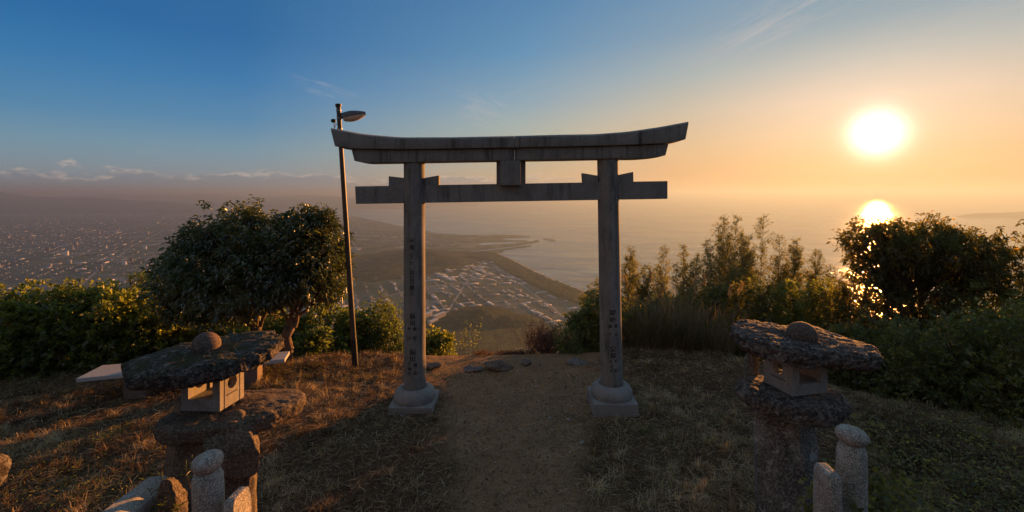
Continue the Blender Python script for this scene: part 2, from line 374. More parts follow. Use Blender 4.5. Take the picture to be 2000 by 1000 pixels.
# ================================================================ large structure
def sstep(a, b, x):
    t = np.clip((x-a)/(b-a), 0, 1); return t*t*(3-2*t)
EDGE_X = [-30, -12, -8, -6, -3, 0, 2.4, 3.4, 4.0, 4.8, 6.2, 8, 12, 30]
EDGE_Y = [6.0, 6.8, 7.6, 7.9, 8.25, 8.35, 8.5, 8.3, 7.7, 6.9, 5.7, 4.9, 3.5, -6]
def yedge(x): return np.interp(x, EDGE_X, EDGE_Y)
def gz(x, y):
    x = np.asarray(x, float); y = np.asarray(y, float)
    s = np.maximum(y-yedge(x), (np.abs(x)-16)*.8)
    sp = np.maximum(s, 0)
    drop = np.interp(sp, [0, .4, 1.2, 3, 460, 700, 1000, 1330, 1500], [0, -.06, -.55, -1.7, -285, -338, -368, -390, -404])
    back = np.clip(-y-2, 0, 400)*.28
    n3 = np.stack([x, y, np.zeros_like(x)], -1).reshape(-1, 3)
    n = (fbm(n3*.9, 3, 3)*.06+fbm(n3*3.4, 3, 5)*.040).reshape(x.shape)
    far = ((fbm(n3*.004, 5, 9)+.45)*20*np.clip(sp.reshape(-1)/260, 0, 1)*np.clip((1400-sp.reshape(-1))/300, .0, 1)).reshape(x.shape)
    far = far+(fbm(n3*.028, 4, 19)*7*np.clip((sp.reshape(-1)-300)/300, 0, 1)).reshape(x.shape)
    emb = .95*sstep(3.5, 2.5, y)*sstep(1.4, 1.7, np.abs(x))
    stair = np.clip((3.0-y), 0, 5.0)*.55*(np.abs(x) < 1.4)
    mound = .16*np.exp(-((x-3.3)/1.1)**2-((y-7.9)/.7)**2)+.10*np.exp(-((x+3.4)/1.6)**2-((y-5.6)/1.3)**2)+.10*np.exp(-((x-4.6)/1.2)**2-((y-5.9)/.8)**2)
    path = pathm(x, y)
    return drop+back+n*(1-.72*path)+far+emb+stair+mound-.03*path
def pathm(x, y):
    n3 = np.stack([np.asarray(x, float), np.asarray(y, float), np.zeros(np.shape(x))], -1).reshape(-1, 3)
    n = fbm(n3*1.6, 4, 21).reshape(np.shape(x))*.6
    w = np.interp(y, [3, 4.3, 5.2, 6.3, 7.2, 8.3, 9], [.6, .68, .82, 1.05, 1.35, 1.75, 1.8])
    return sstep(.42, -.35, np.abs(np.asarray(x)-.02)-w+n)
def ground_mat():
    m_, t, o = mat('dry_ground'); tc = tn(t, 'ShaderNodeNewGeometry').outputs['Position']
    soil = cr(t, noi(t, tc, 2.2, 10, .7, .3), [(.28, (.14, .082, .040)), (.5, (.28, .175, .088)), (.72, (.42, .28, .15))])
    soil = mixc(t, .55, soil, cr(t, noi(t, tc, 45, 6, .75), [(.36, (.07, .042, .022)), (.52, (.29, .18, .092)), (.68, (.48, .34, .20))]))
    lit = cr(t, noi(t, tc, 30, 8, .75, .8), [(.36, (.03, .019, .012)), (.52, (.12, .075, .043)), (.70, (.30, .20, .115))])
    a = tn(t, 'ShaderNodeAttribute', attribute_name='p').outputs['Fac']
    col = mixc(t, a, lit, soil)
    mus = tn(t, 'ShaderNodeBump', {'Strength': .9, 'Distance': .02, 'Height': noi(t, tc, 26, 12, .75)})
    b = tn(t, 'ShaderNodeBump', {'Strength': .5, 'Distance': .05, 'Height': noi(t, tc, 6, 6, .7), 'Normal': mus.outputs[0]})
    p = tn(t, 'ShaderNodeBsdfPrincipled', {'Base Color': col, 'Roughness': .95, 'Normal': b.outputs[0]}); p.inputs['Specular IOR Level'].default_value = .15
    t.links.new(p.outputs[0], o.inputs[0]); return m_
xs = np.linspace(-10, 9, 640); ys = np.linspace(.6, 9.4, 320)
X, Y = np.meshgrid(xs, ys, indexing='ij'); Z = gz(X, Y)
struct('ground', mk('ground', np.stack([X, Y, Z], -1).reshape(-1, 3), grid_faces(len(xs), len(ys)), {'p': pathm(X, Y).ravel()}, True), ground_mat())
def slope_mat():
    m_, t, o = mat('wooded_slope'); tc = tn(t, 'ShaderNodeNewGeometry').outputs['Position']
    col = cr(t, noi(t, tc, .035, 12, .75, .4), [(.35, (.014, .022, .011)), (.5, (.036, .048, .022)), (.62, (.065, .078, .036)), (.75, (.11, .105, .06))])
    b = tn(t, 'ShaderNodeBump', {'Strength': 1.0, 'Distance': 8, 'Height': noi(t, tc, .12, 8, .7)})
    p = tn(t, 'ShaderNodeBsdfPrincipled', {'Base Color': col, 'Roughness': 1.0, 'Normal': b.outputs[0]}); p.inputs['Specular IOR Level'].default_value = .1
    t.links.new(p.outputs[0], o.inputs[0]); return m_
M['slope'] = slope_mat()
u = np.linspace(-6.98, 6.98, 380); gx = np.sinh(u)*3.0
X, Y = np.meshgrid(gx, gx+6.0, indexing='ij'); Z = gz(X, Y)
inside = (X > -9.6) & (X < 8.6) & (Y > .9) & (Y < 9.2); Z = np.where(inside, Z-.35, Z)
struct('hillside', mk('hillside', np.stack([X, Y, Z], -1).reshape(-1, 3), grid_faces(len(u), len(u)), None, True), M['slope'])

SEA, LAND = -400.0, -398.2
# ---- sea
def sea_mat():
    m_, t, o = mat('sea_water'); tc = tn(t, 'ShaderNodeNewGeometry').outputs['Position']
    mpn = tn(t, 'ShaderNodeMapping', {'Scale': (1, 1.6, 1), 'Rotation': (0, 0, .35)}); t.links.new(tc, mpn.inputs['Vector'])
    h = tn(t, 'ShaderNodeMath', {0: noi(t, mpn.outputs[0], .0022, 6, .62, .6), 1: 30.}, operation='MULTIPLY')
    b = tn(t, 'ShaderNodeBump', {'Strength': .6, 'Distance': 1.0, 'Height': h.outputs[0]})
    rg = tn(t, 'ShaderNodeMapRange', {0: noi(t, mpn.outputs[0], .0009, 5, .6, .8), 1: .35, 2: .65, 3: .085, 4: .19})
    p = tn(t, 'ShaderNodeBsdfPrincipled', {'Base Color': (.03, .05, .055, 1), 'Roughness': rg.outputs[0], 'Normal': b.outputs[0], 'IOR': 1.33})
    t.links.new(p.outputs[0], o.inputs[0]); return m_
FAR = 72000.0
v = np.array([[-FAR, -4000, SEA], [FAR, -4000, SEA], [FAR, FAR, SEA], [-FAR, FAR, SEA]])
struct('sea', mk('sea', v, np.array([[0, 1, 2, 3]])), sea_mat())
# ---- coastal plain
coast_px = [(450, 401.5), (560, 407), (640, 414), (700, 424), (762, 437), (779, 441.5), (800, 443), (831, 450), (846, 454.5), (863, 457), (884, 457.5), (909, 459), (962, 458), (1000, 458.5), (1034, 460.5),
            (1036, 462.3), (1010, 464), (986, 464.5), (975, 466.5), (990, 468.2), (1030, 469.3), (1031, 470.8), (985, 471.5), (955, 476), (938, 479), (940, 481), (975, 477), (1010, 474), (1040, 471), (1048, 468.5), (1054, 469.2), (1050, 473),
            (1036, 475.5), (1000, 480.5), (950, 486.5), (905, 490.3), (871, 492.2), (871, 494), (905, 493.6), (950, 489.6), (1000, 483.4), (1037, 478), (1038, 480.2), (1000, 486), (975, 489), (986, 490.5), (972, 494.5),
            (984, 499.5), (1000, 506), (1034, 523), (1068, 540), (1102, 553.5), (1143, 569), (1200, 590), (1300, 622), (1400, 660)]
coast = np.array([G(x, y, LAND) for x, y in coast_px])[:, :2]
tail = np.array([[1400, 500], [1400, -3500], [-42000, -3500], [-42000, 30000], [coast[0][0], 30000]])
poly = np.vstack([coast, tail])
def in_poly(x, y, pl):
    x = np.asarray(x); y = np.asarray(y); c_ = np.zeros(x.shape, bool); j = len(pl)-1
    for i in range(len(pl)):
        xi, yi = pl[i]; xj, yj = pl[j]
        if yi != yj: c_ ^= ((yi > y) != (yj > y)) & (x < (xj-xi)*(y-yi)/(yj-yi)+xi)
        j = i
    return c_
def poly_mesh(pl, z0, z1):
    bm = bmesh.new(); vv = [bm.verts.new((a, b, z1)) for a, b in pl]; f = bm.faces.new(vv)
    r = bmesh.ops.extrude_face_region(bm, geom=[f]); nv = [g for g in r['geom'] if isinstance(g, bmesh.types.BMVert)]
    bmesh.ops.translate(bm, verts=nv, vec=(0, 0, z0-z1)); bmesh.ops.triangulate(bm, faces=list(bm.faces)); bmesh.ops.recalc_face_normals(bm, faces=bm.faces)
    return bm_mesh(bm)
def land_mat():
    m_, t, o = mat('plain_fields'); tc = tn(t, 'ShaderNodeNewGeometry').outputs['Position']
    mpn = tn(t, 'ShaderNodeMapping', {'Scale': (1, .75, 1), 'Rotation': (0, 0, .4)}); t.links.new(tc, mpn.inputs['Vector'])
    vo = tn(t, 'ShaderNodeTexVoronoi', {'Scale': .009, 'Randomness': .75}, distance='CHEBYCHEV'); t.links.new(mpn.outputs[0], vo.inputs['Vector'])
    sx = tn(t, 'ShaderNodeSeparateColor'); t.links.new(vo.outputs['Color'], sx.inputs[0])
    f1 = cr(t, sx.outputs[0], [(0, (.025, .05, .03)), (.3, (.055, .095, .06)), (.5, (.10, .13, .09)), (.7, (.045, .085, .05)), (.9, (.15, .165, .13)), (1, (.20, .23, .22))])
    c_ = mixc(t, cr(t, noi(t, tc, .0013, 6, .6), [(.45, (0, 0, 0)), (.62, (.9,)*3)]), f1, cr(t, noi(t, tc, .03, 6, .8), [(.3, (.022, .04, .042)), (.5, (.065, .10, .105)), (.7, (.16, .20, .21))]))
    p = tn(t, 'ShaderNodeBsdfPrincipled', {'Base Color': c_, 'Roughness': 1}); p.inputs['Specular IOR Level'].default_value = .1
    t.links.new(p.outputs[0], o.inputs[0]); return m_
struct('coastal_plain', poly_mesh(poly, SEA-2, LAND), land_mat())
# inlet and detached breakwater
bw = [G(1061, 465.6, LAND), G(1074, 467, LAND), G(1085.5, 468.6, LAND), G(1085, 470, LAND), G(1073, 468.7, LAND), G(1060.5, 467, LAND)]
M['concrete_far'] = plain('breakwater_concrete', (.16, .155, .15), .9, 0, .2, .01)
single('breakwater', poly_mesh(np.array(bw)[:, :2], SEA-2, SEA+4), M['concrete_far'], 'thin detached breakwater out in the bay beyond the harbour piers', 'breakwater')
inl = [G(x, y, LAND+.6) for x, y in [(936, 476.5), (946, 474.6), (966, 473.8), (972, 475), (960, 477.3), (944, 478.8), (935, 478.5)]]
struct('harbour_basin', poly_mesh(np.array(inl)[:, :2], LAND+.1, LAND+.6), bpy.data.materials['sea_water'])
# ---- wooded hills on the plain
def hill(name, bumps, x0, x1, y0, y1, n, amp, seed, flat=LAND-3, fine=9):
    X, Y = np.meshgrid(np.linspace(x0, x1, n), np.linspace(y0, y1, n), indexing='ij'); Z = np.zeros_like(X)
    for bx, by, sx, sy, rot, h in bumps:
        dx, dy = X-bx, Y-by; a = dx*math.cos(rot)+dy*math.sin(rot); b = -dx*math.sin(rot)+dy*math.cos(rot)
        Z = np.maximum(Z, h*np.exp(-(a/sx)**2-(b/sy)**2))
    n3 = np.stack([X, Y, 0*X], -1).reshape(-1, 3); msk = np.clip(Z/14, 0, 1)
    Z = Z+msk*(fbm(n3/(amp*9), 5, seed).reshape(X.shape)*amp+fbm(n3/fine, 2, seed+5).reshape(X.shape)*amp*.18)
    return struct(name, mk(name, np.stack([X, Y, Z+flat], -1).reshape(-1, 3), grid_faces(n, n), None, True), M['hill'])
def hill_mat():
    m_, t, o = mat('wooded_hill'); tc = tn(t, 'ShaderNodeNewGeometry').outputs['Position']
    col = cr(t, noi(t, tc, .02, 10, .75), [(.35, (.012, .022, .012)), (.5, (.036, .046, .022)), (.62, (.075, .085, .04)), (.75, (.13, .12, .07))])
    b = tn(t, 'ShaderNodeBump', {'Strength': 1.0, 'Distance': 14, 'Height': noi(t, tc, .07, 8, .75)})
    p = tn(t, 'ShaderNodeBsdfPrincipled', {'Base Color': col, 'Roughness': 1.0, 'Normal': b.outputs[0]}); p.inputs['Specular IOR Level'].default_value = .05
    t.links.new(p.outputs[0], o.inputs[0]); return m_
M['hill'] = hill_mat()
def bump_at(px, py, d, sx, sy, rot=0):
    p = P(px, py, d); return (p[0], p[1], sx, sy, rot, p[2]-(LAND-3))
hill('hill', [bump_at(935, 602, 1480, 85, 120, 0), bump_at(985, 618, 1450, 95, 90, 0), bump_at(880, 628, 1430, 70, 60, 0)], -480, 300, 1150, 1900, 190, 16, 31)
hill('hill', [bump_at(830, 490, 2950, 190, 330, .5), bump_at(775, 506, 2750, 210, 330, .5), bump_at(725, 524, 2450, 220, 240, .3), bump_at(672, 536, 2300, 200, 170, .3), bump_at(868, 496.5, 3050, 170, 250, .2), bump_at(905, 500, 3150, 240, 130, .1)], -1600, 300, 1900, 3900, 170, 12, 41)
# coastal pine wood
outer = [(860, 495.3), (905, 495), (950, 492), (968, 495.5), (978, 499.5), (994, 507), (1026, 523.6), (1058, 540.5), (1092, 554), (1132, 570), (1190, 591), (1290, 624)]
inner = [(860, 502), (885, 505), (925, 505), (935, 506), (945, 507), (962, 512), (985, 528), (1012, 544), (1040, 558), (1082, 576), (1140, 600), (1240, 640)]
A_ = np.array([G(x, y, LAND) for x, y in outer]); B_ = np.array([G(x, y, LAND) for x, y in inner])
tt = np.linspace(0, len(outer)-1, 260); uu = np.linspace(0, 1, 26)
Ai = np.stack([np.interp(tt, range(len(outer)), A_[:, k]) for k in range(3)], -1); Bi = np.stack([np.interp(tt, range(len(inner)), B_[:, k]) for k in range(3)], -1)
Vw = Ai[:, None]*(1-uu[None, :, None])+Bi[:, None]*uu[None, :, None]
hh = (9+fbm(Vw.reshape(-1, 3)/14, 3, 61).reshape(Vw.shape[:2])*6+fbm(Vw.reshape(-1, 3)/90, 3, 62).reshape(Vw.shape[:2])*5); hh[:, 0] = -1; hh[:, -1] = -1; hh[0] = -1; hh[-1] = -1
Vw[..., 2] += hh
struct('coastal_wood', mk('coastal_wood', Vw.reshape(-1, 3), grid_faces(260, 26), None, True), M['hill'], 'stuff')
bo = [(973, 494.3), (984, 499.3), (1000, 505.8), (1034, 522.8), (1068, 539.8), (1102, 553.3), (1143, 568.7), (1200, 589.7), (1300, 621.7)]
bi = [(960, 495.2), (976, 501), (990, 507.5), (1024, 524.5), (1058, 541.8), (1092, 555.5), (1132, 571.5), (1188, 593), (1288, 626)]
bo_ = np.array([G(x, y, LAND+.5) for x, y in bo]); bi_ = np.array([G(x, y, LAND+.5) for x, y in bi]); Vb = np.stack([bo_, bi_], 1).reshape(-1, 3)
struct('beach', mk('beach', Vb, grid_faces(len(bo), 2)), plain('beach_sand', (.36, .32, .27), .95, 0, .2, .02))
# ---- mountains
def ridge(name, crest, d, depth, seed, amp=.05, base=SEA-5):
    px = np.array([c_[0] for c_ in crest], float); py = np.array([c_[1] for c_ in crest], float)
    n = 260; pxi = np.linspace(px[0], px[-1], n); pyi = np.interp(pxi, px, py)
    top = np.array([P(a, b, d) for a, b in zip(pxi, pyi)]); nv = 34; V = np.zeros((n, nv, 3))
    hh_ = top[:, 2]-base
    for j, tv in enumerate(np.linspace(-1, 1, nv)):
        V[:, j, 0] = top[:, 0]*(1+tv*depth/d); V[:, j, 1] = top[:, 1]+tv*depth
        pr = (1-abs(tv))**.9
        n3 = np.stack([V[:, j, 0]/2200, V[:, j, 1]/2200, np.zeros(n)], -1)
        r_ = fbm(n3*1.6, 5, seed, .5, True)
        V[:, j, 2] = base+hh_*np.clip(pr*(1+.5*abs(tv)*r_*(1-pr)*2), 0, 1.0)+hh_*amp*r_*(1-abs(tv))*.35
    return struct(name, mk(name, V.reshape(-1, 3), grid_faces(n, nv), None, True), M['mount'])
def mount_mat():
    m_, t, o = mat('mountain_forest'); tc = tn(t, 'ShaderNodeNewGeometry').outputs['Position']
    col = cr(t, noi(t, tc, .0012, 8, .7), [(.35, (.015, .04, .04)), (.65, (.035, .08, .075))])
    p = tn(t, 'ShaderNodeBsdfPrincipled', {'Base Color': col, 'Roughness': 1.0}); p.inputs['Specular IOR Level'].default_value = 0
    t.links.new(p.outputs[0], o.inputs[0]); return m_
M['mount'] = mount_mat()
ridge('mountain', [(-900, 392), (-600, 378), (-300, 366), (-120, 368), (-40, 372), (0, 374), (30, 378), (60, 383), (90, 384), (110, 385), (190, 385), (215, 386), (240, 390), (300, 392), (360, 397), (420, 404), (480, 415)], 13000, 2600, 71)
ridge('mountain', [(-700, 380), (0, 386), (120, 388), (150, 384), (190, 379), (230, 378), (260, 380), (300, 379), (350, 381), (390, 378), (430, 379), (470, 383), (520, 384), (560, 382), (600, 380), (640, 382), (700, 386), (780, 388), (900, 395), (960, 402)], 21000, 3500, 72)
ridge('mountain', [(180, 402), (300, 396), (400, 395), (450, 391), (500, 390), (560, 386), (600, 388), (640, 384), (660, 384), (700, 389), (760, 394), (840, 403), (880, 410)], 17000, 3000, 73)
0 and ridge('distant_island', [(1215, 392), (1270, 376), (1306, 366), (1330, 364), (1380, 369), (1440, 372), (1500, 377), (1600, 384), (1700, 391)], 21000, 2600, 74)
ridge('distant_island', [(1868, 423), (1890, 418), (1915, 416), (1960, 415), (2010, 413), (2100, 409), (2300, 405), (2500, 425)], 8800, 420, 75, base=SEA-4)

# ---- town on the plain
bm_v, bm_c = [], []
def add_bld(x, y, w, l, h, rot, col, gable=0.):
    bm_v.append((x, y, w, l, h, rot, col, gable))
GRID = .42
def px_xy(px, py):
    g = G(px, py, LAND); return g[0], g[1]
r_ = rng
cx_ = []
dd = np.exp(r_.uniform(math.log(1300), math.log(14000), 26000)); aa = r_.uniform(-1.15, .30, 26000)
bx, by = dd*np.tan(aa), dd
cg, sg = math.cos(.42), math.sin(.42); gu, gv = bx*cg+by*sg, -bx*sg+by*cg
st_w = 44*(1+by/6000); gu = np.round(gu/st_w)*st_w+r_.normal(0, 3.5, 26000); bx, by = gu*cg-gv*sg, gu*sg+gv*cg
ok = in_poly(bx, by, poly)
n3 = np.stack([bx/700, by/700, 0*bx], -1); dens = fbm(n3, 3, 81)
pxx = bx/by*F+CX; pyy = CY+(2.96-LAND)/by*F
ok &= (by > 1250) & (r_.uniform(-1, 1, 26000) < dens*2.6+.35+np.where(pxx < 700, .25, -.75))
def near_hill(px, py):
    return ((px > 640) & (px < 960) & (py > 489) & (py < 500+(900-px)*.22)) | (((px-945)/115)**2+((py-640)/42)**2 < 1) | ((px > 700) & (py > 650))
ok &= ~near_hill(pxx, pyy)
cin = np.array([px_xy(*q) for q in inner]); wood = np.vstack([A_[:, :2], cin[::-1]]); ok &= ~in_poly(bx, by, wood)
idx = np.nonzero(ok)[0]
for i in idx:
    big_ = r_.random() < .055; D_ = by[i]
    w = r_.uniform(5, 9); l = r_.uniform(6, 11); h = r_.uniform(2.5, 5)
    if big_: w = r_.uniform(9, 22); l = r_.uniform(24, 70); h = r_.uniform(3, 5.5)
    elif r_.random() < .02 and pxx[i] < 700: w, l, h = r_.uniform(10, 16), r_.uniform(14, 26), r_.uniform(12, 28)
    if D_ > 3500: w *= 1.25; l *= 1.25
    if pxx[i] > 800:
        h *= .6
        if r_.random() < .35: continue
    add_bld(bx[i], by[i], w, l, h, GRID+r_.choice([0, math.pi/2])+r_.normal(0, .06), r_.random()**1.0 if not big_ else .55+.45*r_.random(), .25 if not big_ else .08)
town = list(bm_v)
green = []
for (x0, x1, y0, y1, n_, ss) in [(880, 1010, 512, 548, 46, .62), (900, 1085, 520, 566, 30, .75), (845, 905, 520, 552, 12, .8), (990, 1120, 548, 600, 14, .7), (830, 920, 590, 632, 14, .7), (1040, 1130, 598, 640, 6, .6), (838, 900, 560, 600, 8, .6)]:
    k = 0
    while k < n_:
        px, py = r_.uniform(x0, x1), r_.uniform(y0, y1); gx_, gy_ = px_xy(px, py)
        if not in_poly(np.array([gx_]), np.array([gy_]), poly)[0] or in_poly(np.array([gx_]), np.array([gy_]), wood)[0]: k += 1; continue
        d_ = gy_; green.append((gx_, gy_, r_.uniform(12, 34)*ss*d_/2300, r_.uniform(45, 110)*ss*d_/2300, r_.uniform(2.2, 3.2), GRID+math.pi/2*(r_.random() < .25)-.9*0, r_.uniform(.5, .9), .10)); k += 1
def bverts(b):
    x, y, w, l, h, rot, col, gb = b; c_, s_ = math.cos(rot), math.sin(rot)
    loc = [(-w/2, -l/2, -1.5), (w/2, -l/2, -1.5), (w/2, l/2, -1.5), (-w/2, l/2, -1.5), (-w/2, -l/2, h), (w/2, -l/2, h), (w/2, l/2, h), (-w/2, l/2, h), (0, -l/2, h+gb*w*.5), (0, l/2, h+gb*w*.5)]
    return np.array([[a*c_-b_*s_, a*s_+b_*c_, z_] for a, b_, z_ in loc]), np.array([[0, 1, 5], [0, 5, 4], [1, 2, 6], [1, 6, 5], [2, 3, 7], [2, 7, 6], [3, 0, 4], [3, 4, 7], [4, 5, 8], [7, 9, 6], [5, 6, 9], [5, 9, 8], [4, 8, 9], [4, 9, 7]])
def bmat():
    m_, t, o = mat('town_buildings'); a = tn(t, 'ShaderNodeAttribute', attribute_name='v').outputs['Fac']
    col = cr(t, a, [(0, (.06, .06, .065)), (.35, (.16, .14, .13)), (.6, (.22, .21, .20)), (.85, (.48, .46, .44)), (1, (.74, .71, .68))])
    p = tn(t, 'ShaderNodeBsdfPrincipled', {'Base Color': col, 'Roughness': .55}); t.links.new(p.outputs[0], o.inputs[0]); return m_
M['town'] = bmat()
# apartment blocks beside the small hill, with window rows and roofs
M['flats_wall'] = plain('flats_wall', (.55, .50, .46), .8, 0, .08, .05); M['flats_roof'] = plain('flats_roof', (.62, .58, .55), .8, 0, .1, .05); M['flats_glass'] = plain('flats_window', (.05, .06, .07), .3, 0, .2, .1)
def flats(px, py, w, l, h, rot, label):
    x, y = px_xy(px, py); t_ = thing('apartment_block', label, 'building', (x, y, LAND), 'blocks of flats by the wooded hill')
    b, f_ = bverts((0, 0, w, l, h, rot, 1, 0.)); wl = box_mesh((x, y, LAND+h/2-.5), (w, l, h+1), rot); part('wall', wl, M['flats_wall'], t_)
    part('roof', box_mesh((x, y, LAND+h+.35), (w+.8, l+.8, .7), rot), M['flats_roof'], t_)
    q = []
    for fl in range(int(h//3)):
        for sx_ in (-1, 1):
            q.append(box_mesh((x+sx_*(w/2)*math.cos(rot), y+sx_*(w/2)*math.sin(rot), LAND+1.9+fl*3), (.16, l*.94, 1.3), rot))
    bm = bmesh.new()
    for q_ in q: bm.from_mesh(q_)
    part('window', bm_mesh(bm), M['flats_glass'], t_)
flats(858, 622, 11, 60, 15, -.45, 'longest pale block of flats left of the small wooded hill')
flats(846, 634, 11, 40, 14, -.45, 'nearest pale block of flats left of the small wooded hill')
flats(836, 619, 10, 34, 13, -.45, 'pale block of flats half hidden by the left gate pillar')
allb = [(b, 'town') for b in town]+[(b, 'green') for b in green]
def appsize(b):
    px = b[0]/b[1]*F+CX; py = CY+400/b[1]*F
    vis = (0 < px < 2000) and not (300 < px < 690 and py > 420) and not (px > 1210) and py < 640 and not (px < 700 and py > 565) and not (788 < px < 832)
    return (b[2]*b[3])**.5*F/b[1]*(1 if vis else .01)
allb.sort(key=lambda q: -appsize(q[0]))
indiv = [q for q in allb if q[1] == 'town'][:215]+[q for q in allb if q[1] == 'green'][:140]
ids = {id(q) for q in indiv}; Vt, Ft, Ct, off = [], [], [], 0
for q in allb:
    b, kind = q; V_, F_ = bverts(b)
    if id(q) in ids:
        me = mk('building', V_, F_, {'v': [b[6]]*10}); px = b[0]/b[1]*F+CX
        if kind == 'green': o_ = single('greenhouse', me, M['town'], 'long pale low greenhouse roof in the hazy fields between the gate pillars', 'greenhouse', 'greenhouses on the coastal plain')
        else:
            big_ = b[2] > 20; tall = b[4] > 15
            nm, lb, gp = ('warehouse', 'broad low pale warehouse roof in the hazy town on the plain', 'warehouses in the hazy town') if big_ else (('tower_block', 'small upright tower block standing above the roofs of the hazy town', 'tower blocks in the hazy town') if tall else ('house', 'tiny low house in the hazy town on the plain', 'houses in the hazy town'))
            o_ = single(nm, me, M['town'], lb, 'building', gp)
        o_.location = (b[0], b[1], LAND)
    else:
        Vt.append(V_+np.array([b[0], b[1], LAND])); Ft.append(F_+off); Ct += [b[6]]*10; off += 10
struct('town_roofs', mk('town_roofs', np.vstack(Vt), np.vstack(Ft), {'v': Ct}), M['town'], 'stuff')

# ---- country roads across the plain
def road(pts, w):
    g = np.array([G(x, y, LAND+.5)[:2] for x, y in pts]); t_ = np.gradient(g, axis=0); t_ /= np.linalg.norm(t_, axis=1)[:, None]; n_ = np.stack([-t_[:, 1], t_[:, 0]], -1)*w/2
    V = np.stack([np.c_[g-n_, np.full(len(g), LAND+.35)], np.c_[g+n_, np.full(len(g), LAND+.35)]], 1).reshape(-1, 3); return struct('road', mk('road', V, grid_faces(len(g), 2)), M['road_far'])
M['road_far'] = plain('far_road', (.24, .23, .22), .9, 0, .1, .02)
for pts, w in [([(690, 590), (760, 577), (840, 560), (920, 548), (1000, 543), (1060, 546)], 9), ([(840, 655), (880, 600), (905, 560), (930, 525), (945, 510)], 8), ([(1120, 640), (1080, 600), (1030, 565), (990, 535), (960, 515)], 8), ([(840, 530), (900, 527), (960, 530), (1030, 538)], 7), ([(870, 612), (960, 590), (1040, 583), (1110, 590)], 6), ([(0, 560), (150, 535), (300, 515), (480, 498), (640, 488)], 12), ([(120, 590), (200, 520), (260, 480), (320, 450)], 12), ([(0, 500), (200, 482), (420, 470), (640, 462), (780, 458)], 14)]: road(pts, w)
# ---- haze: one closed box of even air
HZ = 1.15e-4; print('MAXZ', max((o_.matrix_world @ Vector(b_)).z for o_ in SC.objects if o_.type == 'MESH' for b_ in o_.bound_box))
hz = box_mesh((0, 33000, (SEA-6+255)/2), (150000, 82000, 255-(SEA-6)))
m_, t, o = mat('haze'); vv = tn(t, 'ShaderNodeVolumePrincipled', {'Color': (.285, .425, .70, 1), 'Density': HZ, 'Anisotropy': .45}); t.links.new(vv.outputs[0], o.inputs['Volume'])
struct('haze', hz, m_, 'stuff')
#STAGE2
# ================================================================ torii gate
def to_root(o): return o
g0 = P(1002, 790, 6.5); g0[2] = 0
tor = thing('torii_gate', 'grey granite shrine gate with curved top beam spanning the dirt path', 'gate', g0)
def pl(pts, d): return [P(x, y, d) for x, y in pts]
# pillars, with inscriptions
PIL = [((810.2, 758, 21.6), (809.2, 314, 20.6)), ((1194.6, 752, 21.9), (1186.6, 308, 20.6))]
pinfo = []
for (bx_, by_, br), (tx, ty, tr) in PIL:
    b = P(bx_, by_, 6.5); b[2] -= .0; tp = P(tx, ty-2, 6.5)
    n = 24; pts = np.array([b+(tp-b)*k/n for k in range(n+1)]); rad = np.linspace(br, tr, n+1)/F*6.5*np.cos(math.atan(abs(bx_-1000)/F))
    V, Fq = tube(pts, rad, 64); me = mk('pillar', V, tris(Fq), None, True); me.set_sharp_from_angle(angle=R(50))
    po = part('pillar', me, M['granite'], tor); pinfo.append((b, tp, rad[0], rad[-1], po))
fontc = bpy.data.curves.new('glyphs', 'FONT'); fo = bpy.data.objects.new('glyphs', fontc); COL.objects.link(fo)
def glyph(ch):
    fontc.body = ch; fontc.resolution_u = 3; fontc.offset = .018; fontc.size = 1; bpy.context.view_layer.update()
    me = fo.evaluated_get(bpy.context.evaluated_depsgraph_get()).to_mesh(); me.calc_loop_triangles()
    V = np.array([v.co[:] for v in me.vertices]); T = np.array([t.vertices[:] for t in me.loop_triangles])
    fo.evaluated_get(bpy.context.evaluated_depsgraph_get()).to_mesh_clear(); return V, T
def write(k, chars):
    b, tp, r0, r1, po = pinfo[k]; out_ = []
    axp = lambda py: np.interp(py, [PIL[k][1][1], PIL[k][0][1]], [PIL[k][1][0], PIL[k][0][0]])
    vang = math.atan2(b[0], b[1])
    for ch, px, py, sz in chars:
        V, T = glyph(ch)
        if len(V) == 0: continue
        cz = P(px, py, 6.5)[2]; f_ = (tp[2]-cz)/(tp[2]-b[2]); ax = tp+(b-tp)*f_; r = r1+(r0-r1)*f_
        s_ = sz/F*6.35; mid = (np.array([.5, .38]))
        wpx = 21.2
        th0 = math.asin(max(-.95, min(.95, (px-axp(py))/wpx)))
        lx = (V[:, 0]-mid[0])*s_; lz = (V[:, 1]-mid[1])*s_
        th = th0+lx/r-vang
        Q = np.stack([ax[0]+(r+.0018)*np.sin(th), ax[1]-(r+.0018)*np.cos(th), cz+lz], -1)
        out_.append((Q, T))
    V, T = join(out_); part('inscription', mk('inscription', V, T), M['ink'], tor)
zy = [140, 235, 305, 360, 410, 480, 548, 610, 690, 750, 830, 905]
write(0, [(c_, 804.3, 450+z_/7.69, 10.5) for c_, z_ in zip('平成二十一年一月吉日建之', zy)] +
      [(c_, 780+a/7.15, 595+b/7.15, s_) for c_, a, b, s_ in [('荻', 185, 122, 12.5), ('田', 182, 215, 12), ('典', 215, 298, 7.5), ('昭', 215, 420, 7.5), ('敦', 142, 298, 7.5), ('子', 145, 425, 7.5), ('荻', 190, 612, 12.5), ('田', 186, 702, 12), ('道', 222, 790, 8.5), ('夫', 222, 900, 8.5), ('千', 142, 775, 7.5), ('津', 142, 845, 7.5), ('子', 144, 910, 7.5)]])
